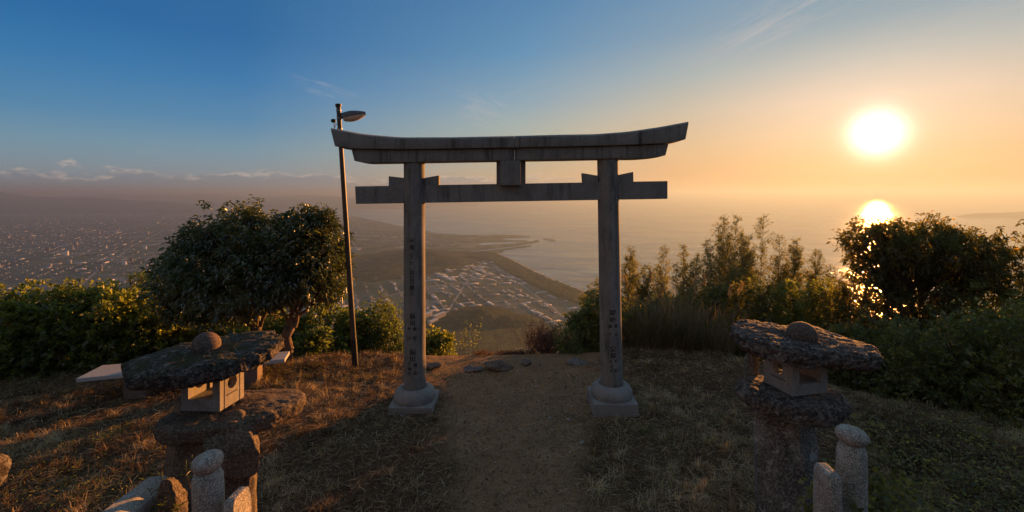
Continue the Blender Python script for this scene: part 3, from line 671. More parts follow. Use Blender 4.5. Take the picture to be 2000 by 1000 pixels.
write(1, [(c_, 1165+a/7.15, 590+b/7.15, s_) for c_, a, b, s_ in [('岡', 228, 112, 12.5), ('崎', 224, 208, 11), ('真', 270, 293, 7.5), ('夫', 270, 410, 7.5), ('博', 190, 300, 7.5), ('子', 188, 412, 7.5), ('安', 230, 605, 12.5), ('部', 232, 695, 11.5), ('勝', 275, 775, 7.5), ('利', 275, 900, 7.5), ('か', 198, 780, 7), ('づ', 202, 845, 7), ('き', 205, 905, 7)]])
bpy.data.objects.remove(fo)
# base domes and plinths
for (bx_, by_, br), _ in PIL:
    b = P(bx_, by_, 6.5); r = .295; zt = b[2]+.035
    pr = [(.14, zt-.015), (.163, zt-.012), (.172, zt), (.19, zt), (.225, zt-.012), (.262, zt-.045), (.285, zt-.09), (.29, zt-.125), (.283, zt-.16), (.27, zt-.20), (.0, zt-.20)]
    V, Fq = lathe(pr, (b[0], b[1], 0), 56); part('base_dome', mk('base_dome', V, tris(Fq), None, True), M['granite_base'], tor)
    zb = zt-.172
    me = box_mesh((b[0]-.0, 6.5, (zb-.25)/2), (.60, .60, zb+.25), 0, .012); part('plinth', me, M['granite_base'], tor)
# beams
top_e = [(646, 250), (711, 262), (783, 268.3), (886, 268), (1004, 265.5), (1095, 263), (1163, 262), (1228, 257), (1289, 248), (1345, 237.5)]
mid_e = [(654, 285.5), (686, 290), (783, 291.5), (886, 290), (1006, 288), (1100, 286), (1171, 284.5), (1247, 282), (1307, 279), (1339, 272)]
bot_e = [(692, 314), (707, 318), (783, 317), (886, 315), (1004, 313), (1100, 311.5), (1171, 310), (1250, 309.5), (1285, 306.5), (1300, 303.5)]
def smooth_poly(e, xs_):
    from numpy import interp
    ex = np.array([q[0] for q in e], float); ey = np.array([q[1] for q in e], float)
    y = np.interp(xs_, ex, ey); k = np.array([.1, .2, .4, .2, .1])
    yp = np.pad(y, 2, mode='reflect', reflect_type='odd'); return np.convolve(yp, k, 'valid')
def beam(name, etop, ebot, f0, f1, df, db, ridge_h, m, cut0=False, cut1=False):
    """f0,f1 0..1 along; front face at depth df, back at db; slanted ends follow the edges"""
    n = 44; fr = np.linspace(0, 1, n)
    xt = etop[0][0]+(etop[-1][0]-etop[0][0])*(f0+(f1-f0)*fr); xb = ebot[0][0]+(ebot[-1][0]-ebot[0][0])*(f0+(f1-f0)*fr)
    yt = smooth_poly(etop, xt); yb = smooth_poly(ebot, xb)
    V = []
    for i in range(n):
        rt = P(xt[i], yt[i], (df+db)/2 if ridge_h else df)          # ridge is the measured skyline
        ft = P(xt[i], yt[i]+(3.0 if ridge_h else 0), df)
        fb = P(xb[i], yb[i], df)
        bt = ft.copy(); bt[1] = db; bb = fb.copy(); bb[1] = db
        V += [fb, ft, rt, bt, bb] if ridge_h else [fb, ft, (ft+bt)/2, bt, bb]
    V = np.array(V).reshape(n, 5, 3); Vf = V.reshape(-1, 3); Fq = []
    for i in range(n-1):
        for j in range(5):
            j2 = (j+1) % 5; Fq.append([i*5+j, i*5+j2, (i+1)*5+j2, (i+1)*5+j])
    T = tris(np.array(Fq)); e0 = [[0, 2, 1], [0, 3, 2], [0, 4, 3]]; o_ = (n-1)*5; e1 = [[o_, o_+1, o_+2], [o_, o_+2, o_+3], [o_, o_+3, o_+4]]
    me = mk(name, Vf, np.vstack([T, e0, e1])); bm = bmesh.new(); bm.from_mesh(me); bmesh.ops.recalc_face_normals(bm, faces=bm.faces)
    bmesh.ops.dissolve_limit(bm, angle_limit=R(.3), verts=bm.verts, edges=bm.edges)
    es = [e for e in bm.edges if len(e.link_faces) == 2 and e.calc_face_angle() > R(35)]
    bmesh.ops.bevel(bm, geom=es, offset=.007, segments=2, affect='EDGES', profile=.6)
    return part(name, bm_mesh(bm), m, tor)
jt = (1005-646)/(1345-646); jg = .0003
beam('top_beam', top_e, mid_e, 0, jt-jg, 6.28, 6.72, .05, M['granite']); beam('top_beam', top_e, mid_e, jt+jg, 1, 6.28, 6.72, .05, M['granite'])
sh_t = [(686, 291.5), (783, 293), (886, 291.5), (1006, 289.5), (1100, 287.5), (1171, 286), (1247, 283.5), (1306, 281)]
js = (1005-686)/(1306-686)
beam('under_beam', sh_t, bot_e, 0, js-jg, 6.335, 6.665, 0, M['granite']); beam('under_beam', sh_t, bot_e, js+jg, 1, 6.335, 6.665, 0, M['granite'])
part('tie_beam', prism(pl([(693, 364), (1304, 353.5), (1304, 388.5), (695, 398.5)], 6.42), (0, .17, 0), .007), M['granite'], tor)
for q in ([(759, 344), (790, 347.5), (790, 363), (759, 363)], [(829, 347.5), (857, 342.5), (857, 361.5), (829, 362)], [(1137.6, 338), (1168, 343), (1168, 357.5), (1139, 357.5)], [(1206, 342), (1237, 335.5), (1237.5, 356), (1206, 356.5)]):
    part('wedge', prism(pl(q, 6.44), (0, .125, 0), .005), M['granite'], tor)
part('strut', prism(pl([(969.6, 313), (1026.6, 312), (1026.6, 358.5), (969.6, 359.5)], 6.425), (0, .155, 0), .005), M['granite'], tor)
part('name_tablet', prism(pl([(976.5, 313.5), (1017, 313), (1017.5, 361.5), (976.5, 362)], 6.30), (0, .122, 0), .006), M['granite'], tor)

# ================================================================ street lamp
zb = G(694.5, 719, 0)
lp = thing('street_lamp', 'slim brown lamp post with one lamp head behind the left end of the gate', 'street lamp', zb)
def pd(x, y): return P(x, y, zb[1])
bot, topp = pd(694.5, 722), pd(660.8, 206)
def onp(y): return bot+(topp-bot)*(722-y)/(722-206)
def tpart(name, pts, rad, m, parent, sides=16, smooth=True):
    V, Fq = tube(pts, rad, sides); me = mk(name, V, tris(Fq), None, smooth)
    if smooth: me.set_sharp_from_angle(angle=R(45))
    return part(name, me, m, parent)
k_ = zb[1]/F
tpart('pole', [onp(664), onp(500), onp(350), topp], [5.3*k_, 4.9*k_, 4.6*k_, 4.1*k_], M['pole'], lp)
tpart('base_sleeve', [onp(724), onp(662)], [5.9*k_, 5.7*k_], M['pole_black'], lp)
tpart('pole_cap', [pd(661, 209), pd(660.9, 203.3)], [5.6*k_, 5.9*k_], M['pole_black'], lp)
for yy in (216, 231, 252): tpart('clamp_band', [onp(yy+1.4), onp(yy-1.4)], [5.0*k_, 5.0*k_], M['metal'], lp)
tpart('bracket', [onp(222), onp(222)+np.array([.07, -.02, .0])], .012, M['pole_black'], lp, 8)
tpart('bracket', [onp(229), pd(674, 231)], .018, M['pole_black'], lp, 8)
# lamp head
hd = []
A0, A1 = pd(669, 230.5), pd(713.5, 222.5); dv = A1-A0; L_ = np.linalg.norm(dv); dv /= L_; upv = np.array([-dv[2], 0, dv[0]]); sv = np.array([0, 1, 0])
nn_, ns = 20, 18; V = []
for i in range(nn_):
    s_ = i/(nn_-1); w = .095*(.35+.65*math.sin(math.pi*min(1, s_*.9+.12))**.6); hgt = .095*(.45+.75*math.sin(math.pi*(s_*.72+.18)))*(1-.35*s_); mid_ = A0+dv*L_*s_
    for j in range(ns):
        th = math.pi*j/(ns-1); V.append(mid_+sv*w*math.cos(th)+upv*(hgt*math.sin(th)))
Fq = grid_faces(nn_, ns); me = mk('lamp_shell', V, Fq, None, True); bm = bmesh.new(); bm.from_mesh(me); bmesh.ops.holes_fill(bm, edges=bm.edges); bmesh.ops.triangulate(bm, faces=[f for f in bm.faces if len(f.verts) > 4]); bmesh.ops.recalc_face_normals(bm, faces=bm.faces)
hdn = part('lamp_head', bm_mesh(bm, smooth=True, ang=40), M['lamp_shell'], lp)
V = []
for i in range(nn_):
    s_ = .06+.92*i/(nn_-1); w = .082*(math.sin(math.pi*min(1, s_*.86+.1))**.5); hgt = .085*math.sin(math.pi*(s_*.80+.16))**.8; mid_ = A0+dv*L_*s_-upv*.004
    for j in range(ns):
        th = math.pi*j/(ns-1); V.append(mid_+sv*w*math.cos(th)-upv*(hgt*max(0, math.sin(th))**.6))
me = mk('lamp_lens', V, Fq, None, True); part('lamp_lens', me, M['lamp_lens'], hdn)
ph = tpart('sensor_arm', [onp(243), pd(655, 242.5), pd(654.5, 249)], .006, M['pole_black'], lp, 6)
tpart('sensor_arm', [pd(653.5, 262), pd(652.5, 238)], .007, M['pole_black'], lp, 6)
V, Fq = lathe([(0, -.035), (.03, -.03), (.043, -.01), (.043, .012), (.03, .028), (0, .032)], pd(651.3, 235.8), 16); part('light_sensor', mk('light_sensor', V, tris(Fq), None, True), M['pole_black'], lp)

# ================================================================ rocks and slabs
def ico(sub): 
    bm = bmesh.new(); bmesh.ops.create_icosphere(bm, subdivisions=sub, radius=1); V = np.array([v.co[:] for v in bm.verts]); T = np.array([[v.index for v in f.verts] for f in bm.faces]); bm.free(); return V, T
ICO = {k: ico(k) for k in (3, 4, 5, 6)}
def rock(c, size, seed, rot=(0, 0, 0), sub=5, cuts=9, cutd=(.55, .95), amp=.08, fine=.02, box=0., fs=3., strata=0.):
    V, T = ICO[sub]; V = V.copy(); q = np.random.default_rng(seed)
    if box: 
        m_ = (np.abs(V)**(2/(1-box*.8))).sum(1)**((1-box*.8)/2); V = V/m_[:, None]
    for _ in range(cuts):
        n = q.normal(size=3); n /= np.linalg.norm(n); d_ = q.uniform(*cutd); dd_ = V@n-d_; V = np.where((dd_ > 0)[:, None], V-n*(dd_*.93)[:, None], V)
    size = np.array(size, float); W_ = V*size; s0 = size.max()
    nr = V/np.linalg.norm(V, axis=1)[:, None]
    W_ = W_+nr*(fbm(V*fs+seed, 4, seed)*amp*s0+fbm(V*fs*6+seed, 3, seed+9)*fine*s0)[:, None]
    if strata: W_[:, :2] *= (1+strata*vnoise(np.stack([V[:, 0]*1.2, V[:, 1]*1.2, W_[:, 2]/s0*26], -1), seed+3))[:, None]
    Rm = np.array(__import__('mathutils').Euler([R(a) for a in rot]).to_matrix()); return W_@Rm.T+np.asarray(c), T
def rockmesh(*a, **k):
    V, T = rock(*a, **k); return mk('rock', V, T, None, True)
def slab(c, outline, th, tilt, seed, dome=.3, amp=.02, under=.5, nlev=40, nseg=320, strata=.0):
    """flat irregular stone; outline = [(angle deg, radius m)], th thickness, tilt = (rx, ry) deg"""
    an = np.array([a for a, _ in outline], float); ra = np.array([r for _, r in outline], float)
    th_ = np.linspace(0, 360, nseg, endpoint=False); rr = np.interp(th_, np.append(an, an[0]+360), np.append(ra, ra[0]))
    k = np.exp(-np.linspace(-2, 2, 9)**2); k /= k.sum(); rr = np.convolve(np.pad(rr, 4, mode='wrap'), k, 'valid')*(1+.05*fbm(np.stack([np.cos(np.radians(th_))*3, np.sin(np.radians(th_))*3, th_*0+seed], -1), 4, seed+20, .65))
    # profile from bottom centre over the rim to the top centre
    ps = [(0, -.5*under), (.3, -.5*under), (.6, -.48*under), (.85, -.42*under), (.95, -.3*under), (1.0, -.05), (.995, .15), (.96, .3), (.88, .38), (.7, .44), (.5, .5), (.3, .52+dome*.25), (.12, .52+dome*.35), (0, .52+dome*.35)]
    t_ = np.linspace(0, len(ps)-1, nlev*2); pr = np.array(ps); pr_r = np.interp(t_, range(len(ps)), pr[:, 0]); pr_z = np.interp(t_, range(len(ps)), pr[:, 1])
    A = np.radians(th_); V = np.stack([rr[None]*pr_r[:, None]*np.cos(A)[None], rr[None]*pr_r[:, None]*np.sin(A)[None], np.repeat(pr_z[:, None]*th, nseg, 1)], -1)
    Vf = V.reshape(-1, 3); n1 = fbm(Vf*4+seed, 3, seed)*amp*1.8; n2 = fbm(Vf*np.array([9, 13, 34])+seed, 5, seed+4, .7, True)*amp*1.25
    rad = np.linalg.norm(Vf[:, :2], axis=1)[:, None]+1e-6; edge = np.clip(np.repeat(pr_r, nseg), 0, 1)[:, None]
    Vf = Vf+np.concatenate([Vf[:, :2]/rad*edge*(n1+n2)[:, None]*1.5, ((n1+n2)*np.sign(Vf[:, 2]+.0001)*1.0)[:, None]], 1)
    if strata: Vf[:, :2] *= (1+strata*vnoise(np.stack([Vf[:, 0]*2, Vf[:, 1]*2, Vf[:, 2]*45], -1), seed+2)*edge[:, 0])[:, None]
    Rm = np.array(__import__('mathutils').Euler([R(tilt[0]), R(tilt[1]), 0]).to_matrix())
    Vf = Vf@Rm.T+np.asarray(c); nl = len(t_)
    i, j = np.meshgrid(np.arange(nl-1), np.arange(nseg), indexing='ij'); j2 = (j+1) % nseg
    Fq = np.stack([i*nseg+j, i*nseg+j2, (i+1)*nseg+j2, (i+1)*nseg+j], -1).reshape(-1, 4)
    return mk('slab', Vf, Fq, None, True)

def fire_box(root, A, B, C, h, m, zb, win='front', wall=.045):
    """square granite light chamber: A front-left, B front-right, C back-right (xy), hollow, window front/back, round holes at the sides"""
    A, B, C = [np.array(q[:2], float) for q in (A, B, C)]; Dp = A+(C-B)
    def wall_panel(p, q, hole, name='wall'):
        L_ = np.linalg.norm(q-p); ux = (q-p)/L_; nx = np.array([ux[1], -ux[0]])           # outward
        bm = bmesh.new(); n = 40
        if hole == 'rect':
            x0, x1, z0, z1 = .19*L_, .81*L_, .30*h, .80*h; inner_ = []
            for k in range(n):
                f_ = k/n*4; s_ = int(f_); t_ = f_-s_; inner_.append([(x0+(x1-x0)*t_, z0), (x1, z0+(z1-z0)*t_), (x1-(x1-x0)*t_, z1), (x0, z1-(z1-z0)*t_)][s_])
            outer_ = []
            for k in range(n):
                f_ = k/n*4; s_ = int(f_); t_ = f_-s_; outer_.append([(L_*t_, 0), (L_, h*t_), (L_-L_*t_, h), (0, h-h*t_)][s_])
        else:
            cxh, czh, rh = L_*.5, h*.60, h*.17; inner_ = [(cxh+rh*math.cos(2*math.pi*k/n-2.356), czh+rh*math.sin(2*math.pi*k/n-2.356)) for k in range(n)]
            outer_ = []
            for k in range(n):
                f_ = k/n*4; s_ = int(f_); t_ = f_-s_; outer_.append([(L_*t_, 0), (L_, h*t_), (L_-L_*t_, h), (0, h-h*t_)][s_])
        def pt(u, z, d): 
            e = p+ux*u-nx*d; return bm.verts.new((e[0], e[1], zb+z))
        of, inf = [pt(u, z, 0) for u, z in outer_], [pt(u, z, 0) for u, z in inner_]
        ob, inb = [pt(min(max(u, wall*1.0), L_-wall) if 0 else u, z, wall) for u, z in outer_], [pt(u, z, wall) for u, z in inner_]
        for k in range(n):
            k2 = (k+1) % n
            bm.faces.new([of[k], of[k2], inf[k2], inf[k]]); bm.faces.new([ob[k2], ob[k], inb[k], inb[k2]])
            bm.faces.new([inf[k], inf[k2], inb[k2], inb[k]]); bm.faces.new([of[k2], of[k], ob[k], ob[k2]])
        bmesh.ops.recalc_face_normals(bm, faces=bm.faces)
        w_ = part(name, bm_mesh(bm), m, root)
        if hole != 'rect':                      # dark bar on the outside, painted as the shade of a carved line
            for (u0, u1, z0, z1) in ((.16*L_, .84*L_, .30*h, .335*h),):
                e0 = p+ux*u0+nx*.002; e1 = p+ux*u1+nx*.002; c_ = (e0+e1)/2; rz_ = math.atan2(ux[1], ux[0])
                part('carved_line_shade', box_mesh((c_[0], c_[1], zb+(z0+z1)/2), (u1-u0, .004, z1-z0), rz_), M['granite_shadow'], w_)
        return w_
    e = (B-A)/np.linalg.norm(B-A)*wall; e2 = (C-B)/np.linalg.norm(C-B)*wall
    wall_panel(A, B, 'rect'); wall_panel(C, Dp, 'rect'); wall_panel(B+e2*1.02, C-e2*1.02, 'round'); wall_panel(Dp-e2*1.02, A+e2*1.02, 'round')
    cc_ = (A+C)/2; rz_ = math.atan2((B-A)[1], (B-A)[0]); sx_, sy_ = np.linalg.norm(B-A)-2*wall, np.linalg.norm(C-B)-2*wall
    part('floor', box_mesh((cc_[0], cc_[1], zb+.14*h), (sx_*.99, sy_*.99, .28*h), rz_), m, root)
M['granite_shadow'] = plain('groove_shade', (.10, .095, .09), .9, 0, .1)  # darker granite colour standing in for the shade inside a carved line

# ---------------------------------------------------------------- left lantern
zf = 1.447-.01
A_, B_, C_ = np.array([-2.352, 3.272]), np.array([-2.066, 3.26]), np.array([-2.036, 3.50])
cL = (A_+C_)/2
ll = thing('stone_lantern', 'left stone lantern with mossy dark cap slab and round finial', 'stone lantern', (cL[0], cL[1]+.05, 0), 'rustic stone lanterns either side of the path')
fire_box(ll, A_, B_, C_, .275, M['granite_new'], zf-.005)
part('cap_slab', slab((-2.29, 3.42, 1.738), [(0, .50), (25, .52), (50, .50), (80, .48), (110, .48), (140, .52), (165, .54), (185, .52), (210, .44), (240, .36), (270, .33), (300, .36), (330, .46)], .092, (2, -6), 5, .5, .017, 1.1, strata=.015), M['slab_moss'], ll)
part('finial', rockmesh(P(403, 673, 3.50), (.098, .095, .092), 8, sub=4, cuts=0, amp=.03, fine=.006), M['reddish_rock'], ll)
part('platform_slab', slab((cL[0]+.06, cL[1]+.06, zf-.112), [(0, .48), (12, .53), (28, .53), (45, .42), (80, .34), (120, .34), (150, .38), (180, .40), (215, .42), (245, .36), (270, .33), (300, .35), (325, .38), (345, .43)], .13, (-3, -4), 12, .0, .009, 1.5, strata=.01), M['rock'], ll)
part('post', rockmesh((-2.34, 3.42, .50), (.33, .27, 1.0), 15, (0, 3, 8), 5, 10, (.6, .9), .035, .008, .45), M['rock'], ll)
part('post', rockmesh((-1.97, 3.22, 1.19), (.19, .17, .24), 19, (10, -28, 10), 5, 10, (.55, .85), .04, .012, .5), M['rock'], ll)
part('post', rockmesh((-2.00, 3.36, .45), (.15, .2, .68), 23, (0, 2, -12), 5, 8, (.6, .9), .04, .01, .5), M['rock'], ll)
# ---------------------------------------------------------------- right lantern
zr = 1.500-.012
A_, B_, C_ = np.array([1.975, 3.60]), np.array([2.062, 3.385]), np.array([2.366, 3.455])
# make it square: B is the near corner; left face BA, right face BC
vB = C_-B_; L_ = np.linalg.norm(vB); pn = np.array([-vB[1], vB[0]])/L_*.28; A2 = B_+pn
rl = thing('stone_lantern', 'right stone lantern with broad layered cap rock and half round finial', 'stone lantern', (2.2, 3.6, 0), 'rustic stone lanterns either side of the path')
fire_box(rl, B_, C_, C_+pn, .275, M['granite_new'], zr-.005, wall=.04)
part('cap_slab', slab((2.235, 3.54, 1.805), [(0, .52), (25, .50), (50, .43), (90, .36), (130, .43), (155, .50), (175, .53), (190, .50), (215, .42), (240, .33), (270, .28), (300, .30), (330, .44)], .135, (3, 6.0), 33, .25, .018, 1.15, strata=.04), M['slab_rock'], rl)
V, T = rock(P(1566, 654, 3.50), (.108, .10, .098), 35, (0, 4, 0), 4, 0, amp=.02, fine=.004); zmin = P(1566, 662, 3.5)[2]; V[:, 2] = np.maximum(V[:, 2], zmin-.02)
part('finial', mk('finial', V, T, None, True), M['reddish_rock'], rl)
part('platform_slab', slab((2.17, 3.56, zr-.098), [(0, .38), (25, .36), (60, .32), (100, .33), (135, .38), (160, .40), (178, .36), (200, .34), (230, .31), (270, .30), (310, .31), (335, .37)], .14, (0, 2), 38, .0, .010, 1.35), M['slab_rock'], rl)
part('post', rockmesh((2.15, 3.60, .62), (.195, .20, .98), 42, (0, -1, 6), 5, 10, (.68, .95), .03, .008, .55), M['column'], rl)
part('support_stone', rockmesh(P(1467, 722, 3.95), (.045, .06, .19), 45, (0, 0, 0), 4, 4, (.7, .95), .03, .01, .7), M['rock_grey'], rl)

# ---------------------------------------------------------------- baluster posts of the stair
def baluster(capc, capr, d, tilt, base_px, rad_px, rail, label):
    k = d/F; c_ = P(*capc, d); r = rad_px*k; b = P(*base_px, d); ax = (c_-b); ax /= np.linalg.norm(ax)
    t_ = thing('baluster_post', label, 'stone post', (b[0], b[1], float(gz(b[0], b[1]))), 'granite posts of the stair railing')
    h = capr[1]*k*1.05; R_ = capr[0]*k
    pr = [(0, -h*.95), (R_*.62, -h*.92), (R_*.86, -h*.62), (R_*.99, -h*.1), (R_, h*.12), (R_*.93, h*.5), (R_*.72, h*.84), (R_*.4, h*1.0), (0, h*1.05)]
    axt = ax+np.array([math.sin(R(tilt)), 0, 0]); axt /= np.linalg.norm(axt)
    V, Fq = lathe(pr, c_, 44, axt); V = V+fbm(V*18, 3, int(capc[0]))[:, None]*.0035; part('post_cap', mk('post_cap', V, tris(Fq), None, True), M['granite_old'], t_)
    nk = c_-ax*h*.85; dn = 2.2
    pts = [b-ax*.9, b, b+(nk-b)*.3, b+(nk-b)*.6, b+(nk-b)*.86, b+(nk-b)*.95, nk+ax*.004]
    V, Fq = tube(pts, [r*1.08, r*1.05, r*1.02, r, r*.97, r*.86, r*.66], 44); V = V+fbm(V*14, 3, int(capc[0]+1))[:, None]*.004; part('shaft', mk('shaft', V, tris(Fq), None, True), M['granite_old'], t_)
    for cc0, sz0 in rail:
        part('rail', rockmesh(cc0, sz0, int(capc[0]), (0, 0, -4), 5, 3, (.95, 1.1), .012, .006, .92, 6.), M['granite_old'], t_)
baluster((1664, 851), (28, 15), 2.6, 7, (1662, 985), 25.5, [(P(1616, 1000, 2.52)*np.array([1, 1, 0])+np.array([0, 0, 1.20]), (.037, .08, .27))], 'lichened granite railing post with round cap in front of the right lantern')
baluster((405, 903), (27.5, 17), 2.6, -9, (408, 1010), 27, [(P(464, 1000, 2.56)*np.array([1, 1, 0])+np.array([0, 0, 1.05]), (.036, .08, .26))], 'sunlit granite railing post with tilted round cap in front of the left lantern')

# ---------------------------------------------------------------- loose stones at the left
def beamstone(p0, p1, prof, m, name, label, cat):
    """prism along p0-p1 with an (x,z) profile"""
    p0, p1 = np.array(p0), np.array(p1); d_ = p1-p0; L_ = np.linalg.norm(d_); d_ /= L_; s_ = np.cross(d_, [0, 0, 1.]); s_ /= np.linalg.norm(s_); u_ = np.cross(s_, d_)
    pts = [p0+s_*a+u_*b for a, b in prof]; me = prism(pts, d_*L_, .012, segs=3)
    o_ = single(name, me, m, label, cat, loc=tuple(p0)); return o_
beamstone(P(302, 954, 2.95), P(150, 1075, 2.30), [(-.105, -.05), (-.105, .035), (-.055, .075), (.035, .075), (.085, .02), (.085, -.12), (-.06, -.12)], M['granite_old'], 'fallen_rail', 'long chamfered granite rail lying aslant at the lower left corner', 'stone rail')
single('rock', rockmesh(P(322, 1010, 2.75), (.10, .12, .24), 61, (8, 12, 0), 5, 12, (.5, .85), .08, .02, .2), M['rock'], 'jagged brown rock between the fallen granite rail and the left post', 'rock', loc=P(325, 1000, 2.75))
single('rock', rockmesh(P(250, 1075, 2.75), (.34, .25, .28), 63, (0, 0, 20), 5, 10, (.5, .85), .06, .015, .3), M['rock_grey'], 'low grey rock under the fallen granite rail at the bottom edge', 'rock', loc=P(250, 1060, 2.75))
c_ = G(-2, 975, 0); single('boulder', rockmesh((c_[0]-.26, c_[1], .08), (.24, .3, .34), 65, (0, 14, 0), 5, 10, (.5, .9), .06, .02, .1), M['slab_moss'], 'dark lichened boulder cut by the left edge of the picture', 'boulder', loc=(c_[0], c_[1], 0))
# ---------------------------------------------------------------- stones along the edge of the terrace
def edge_stone(px, py, sx, sy, sz, seed, rot, m, label, name='rock', box=.5, z=0):
    g = G(px, py, 0); single(name, rockmesh((g[0], g[1], z+sz*.25), (sx, sy, sz), seed, rot, 4, 8, (.6, .9), .03, .012, box), M[m], label, 'rock', loc=(g[0], g[1], 0))
edge_stone(975, 716, .26, .17, .06, 71, (3, 7, -8), 'rock', 'flat brown slab rock at the terrace edge midway between the pillars', 'flat_rock', .7, .02)
edge_stone(924, 720, .16, .12, .03, 72, (0, 0, 10), 'rock_grey', 'thin grey flagstone left of the flat brown rock at the terrace edge', 'flagstone', .6)
edge_stone(1027, 709, .085, .08, .06, 73, (0, 0, 30), 'rock_grey', 'small upright grey stone right of the flat brown rock at the terrace edge', 'rock', .3)
edge_stone(1127, 709, .20, .12, .05, 75, (0, 2, -4), 'rock_grey', 'broad grey stone at the terrace edge left of the right pillar', 'rock', .6)
edge_stone(848, 716, .13, .10, .05, 76, (0, 0, 0), 'rock', 'small brown stone by the left pillar at the terrace edge', 'rock', .4)
edge_stone(786, 815, .055, .045, .04, 77, (0, 0, 0), 'rock_grey', 'small pale stone in front of the left plinth', 'rock', .3)
edge_stone(628, 748, .10, .07, .03, 78, (0, 0, 40), 'rock_grey', 'pale flat stone lying in the grass left of the left pillar', 'rock', .4)
# ---------------------------------------------------------------- bench behind the left lantern
z1 = .42
bp = [G(148, 739.5, z1), G(556, 701.5, z1), G(566, 685.5, z1), G(200, 713, z1)]
bc = sum(bp)/4
be = thing('stone_bench', 'long pale slab bench partly hidden behind the left lantern', 'bench', (bc[0], bc[1], 0))
part('seat', prism([p_ for p_ in bp], (0, 0, -.055), .006), M['bench_top'], be)
dv = (bp[1]-bp[0]); dv /= np.linalg.norm(dv); rz_ = math.atan2(dv[1], dv[0])
for f_ in (.235, .80):
    cf = (bp[0]*(1-f_)+bp[1]*f_+bp[3]*(1-f_)+bp[2]*f_)/2; part('leg', box_mesh((cf[0], cf[1], .15), (.26, .34, .43), rz_, .008), M['bench_leg'], be)
#STAGE3
# ================================================================ vegetation
def leafmesh(pos, dirs, L_, Wd, val, seed, droop=.18, fold=.18, up=.75):
    """one folded diamond leaf (two triangles) per position"""
    q = np.random.default_rng(seed); n = len(pos)
    d = dirs/ (np.linalg.norm(dirs, axis=1)[:, None]+1e-9)
    nr = q.normal(size=(n, 3))*(1-up)+np.array([0, 0, up]); s = np.cross(d, nr); s /= np.linalg.norm(s, axis=1)[:, None]+1e-9; nn = np.cross(s, d)
    L_ = L_*q.uniform(.65, 1.25, n)[:, None]; W_ = Wd*q.uniform(.7, 1.2, n)[:, None]
    m_ = pos+d*L_*.45-nn*W_*0; tip = pos+d*L_+np.array([0, 0, -1.])*L_*droop
    V = np.stack([pos, m_+s*W_*.5+nn*W_*fold, tip, m_-s*W_*.5+nn*W_*fold], 1).reshape(-1, 3)
    i = np.arange(n)*4; T = np.stack([np.stack([i, i+1, i+2], -1), np.stack([i, i+2, i+3], -1)], 1).reshape(-1, 3)
    return V, T, np.repeat(val, 4)
def blob_points(ells, n, q, inner=.45, lump=.22):
    vol = np.array([e[3]*e[4]*e[5] for e in ells])**.75; k = q.choice(len(ells), n, p=vol/vol.sum()); E = np.array(ells)[k]
    d = q.normal(size=(n, 3)); d /= np.linalg.norm(d, axis=1)[:, None]
    r = inner+(1-inner)*q.random(n)**.55
    lumpy = 1+lump*fbm(d*2.2+k[:, None]*7.7, 3, 5)*1.6
    off = d*(r*lumpy)[:, None]*E[:, 3:6]; p = E[:, :3]+off; nr = off/(E[:, 3:6]**2); nr /= np.linalg.norm(nr, axis=1)[:, None]+1e-9
    return p, nr, r
def clusters(tips, nr, m, q, spread=.7, upb=.25, rad=.02):
    n = len(tips); P_ = np.repeat(tips, m, 0); d = np.repeat(nr, m, 0)*.75+q.normal(size=(n*m, 3))*spread; d[:, 2] += upb
    d /= np.linalg.norm(d, axis=1)[:, None]; return P_+q.normal(size=(n*m, 3))*rad, d
def limb(p0, p1, r0, r1, q, bend=.12, n=6, sides=6, sag=0.):
    t_ = np.linspace(0, 1, n)[:, None]; L_ = np.linalg.norm(p1-p0); off = q.normal(size=3)*bend*L_; off2 = q.normal(size=3)*bend*.5*L_
    pts = p0+(p1-p0)*t_+off*(t_*(1-t_)*2)+off2*np.sin(t_*2*np.pi)*.5; return tube(pts, r0+(r1-r0)*t_[:, 0], sides, False), pts
def shrub(name, label, cat, base, ells, ntips, m, L_, Wd, lm, bm_='bark_dark', seed=1, stems=10, stem_r=.012, group=None, spread=.7, upb=.25, droop=.18, inner=.45, lump=.22, up=.6, twigs=True, dv=0., rad=.02):
    q = np.random.default_rng(seed); base = np.asarray(base, float); t_ = thing(name, label, cat, base, group)
    tips, nr, r = blob_points(ells, ntips, q, inner, lump); tips[:, 2] = np.maximum(tips[:, 2], gz(tips[:, 0], tips[:, 1])+.02+.05*q.random(len(tips)))
    pos, d = clusters(tips, nr, m, q, spread, upb, rad)
    hue = fbm(tips*1.7, 3, seed)*.28+.45+dv; val = np.clip(np.repeat(hue, m)+q.normal(size=len(pos))*.17, 0, 1)
    V, T, vv = leafmesh(pos, d, L_, Wd, val, seed+1, droop, up=up)
    part('foliage', mk('foliage', V, T, {'v': vv}), M[lm], t_)
    tb = []
    for k in range(stems):
        tip = tips[q.integers(len(tips))]; b = base+np.array([q.normal()*.12, q.normal()*.12, -.05]); (a_), pts = limb(b, tip, stem_r*q.uniform(.7, 1.4), stem_r*.35, q, .10, 6, 5); tb.append(a_)
        if twigs:
            dd_ = np.linalg.norm(tips-tip, axis=1); near = np.argsort(dd_)[:7]
            for j in near: tb.append(limb(pts[q.integers(2, 5)], tips[j], stem_r*.45, stem_r*.15, q, .08, 4, 4)[0])
    V, T = join(tb); part('stem', mk('stem', V, T, None, True), M[bm_], t_); return t_
def PE(px, py, d, rx, ry, rd):
    """ellipsoid: pixel centre, distance, pixel radii, depth radius in m"""
    c_ = P(px, py, d); return (c_[0], c_[1], c_[2], rx/F*d, rd, ry/F*d)
def base_at(px, d):
    x = (px-CX)/F*d; return (x, d, float(gz(x, d)))
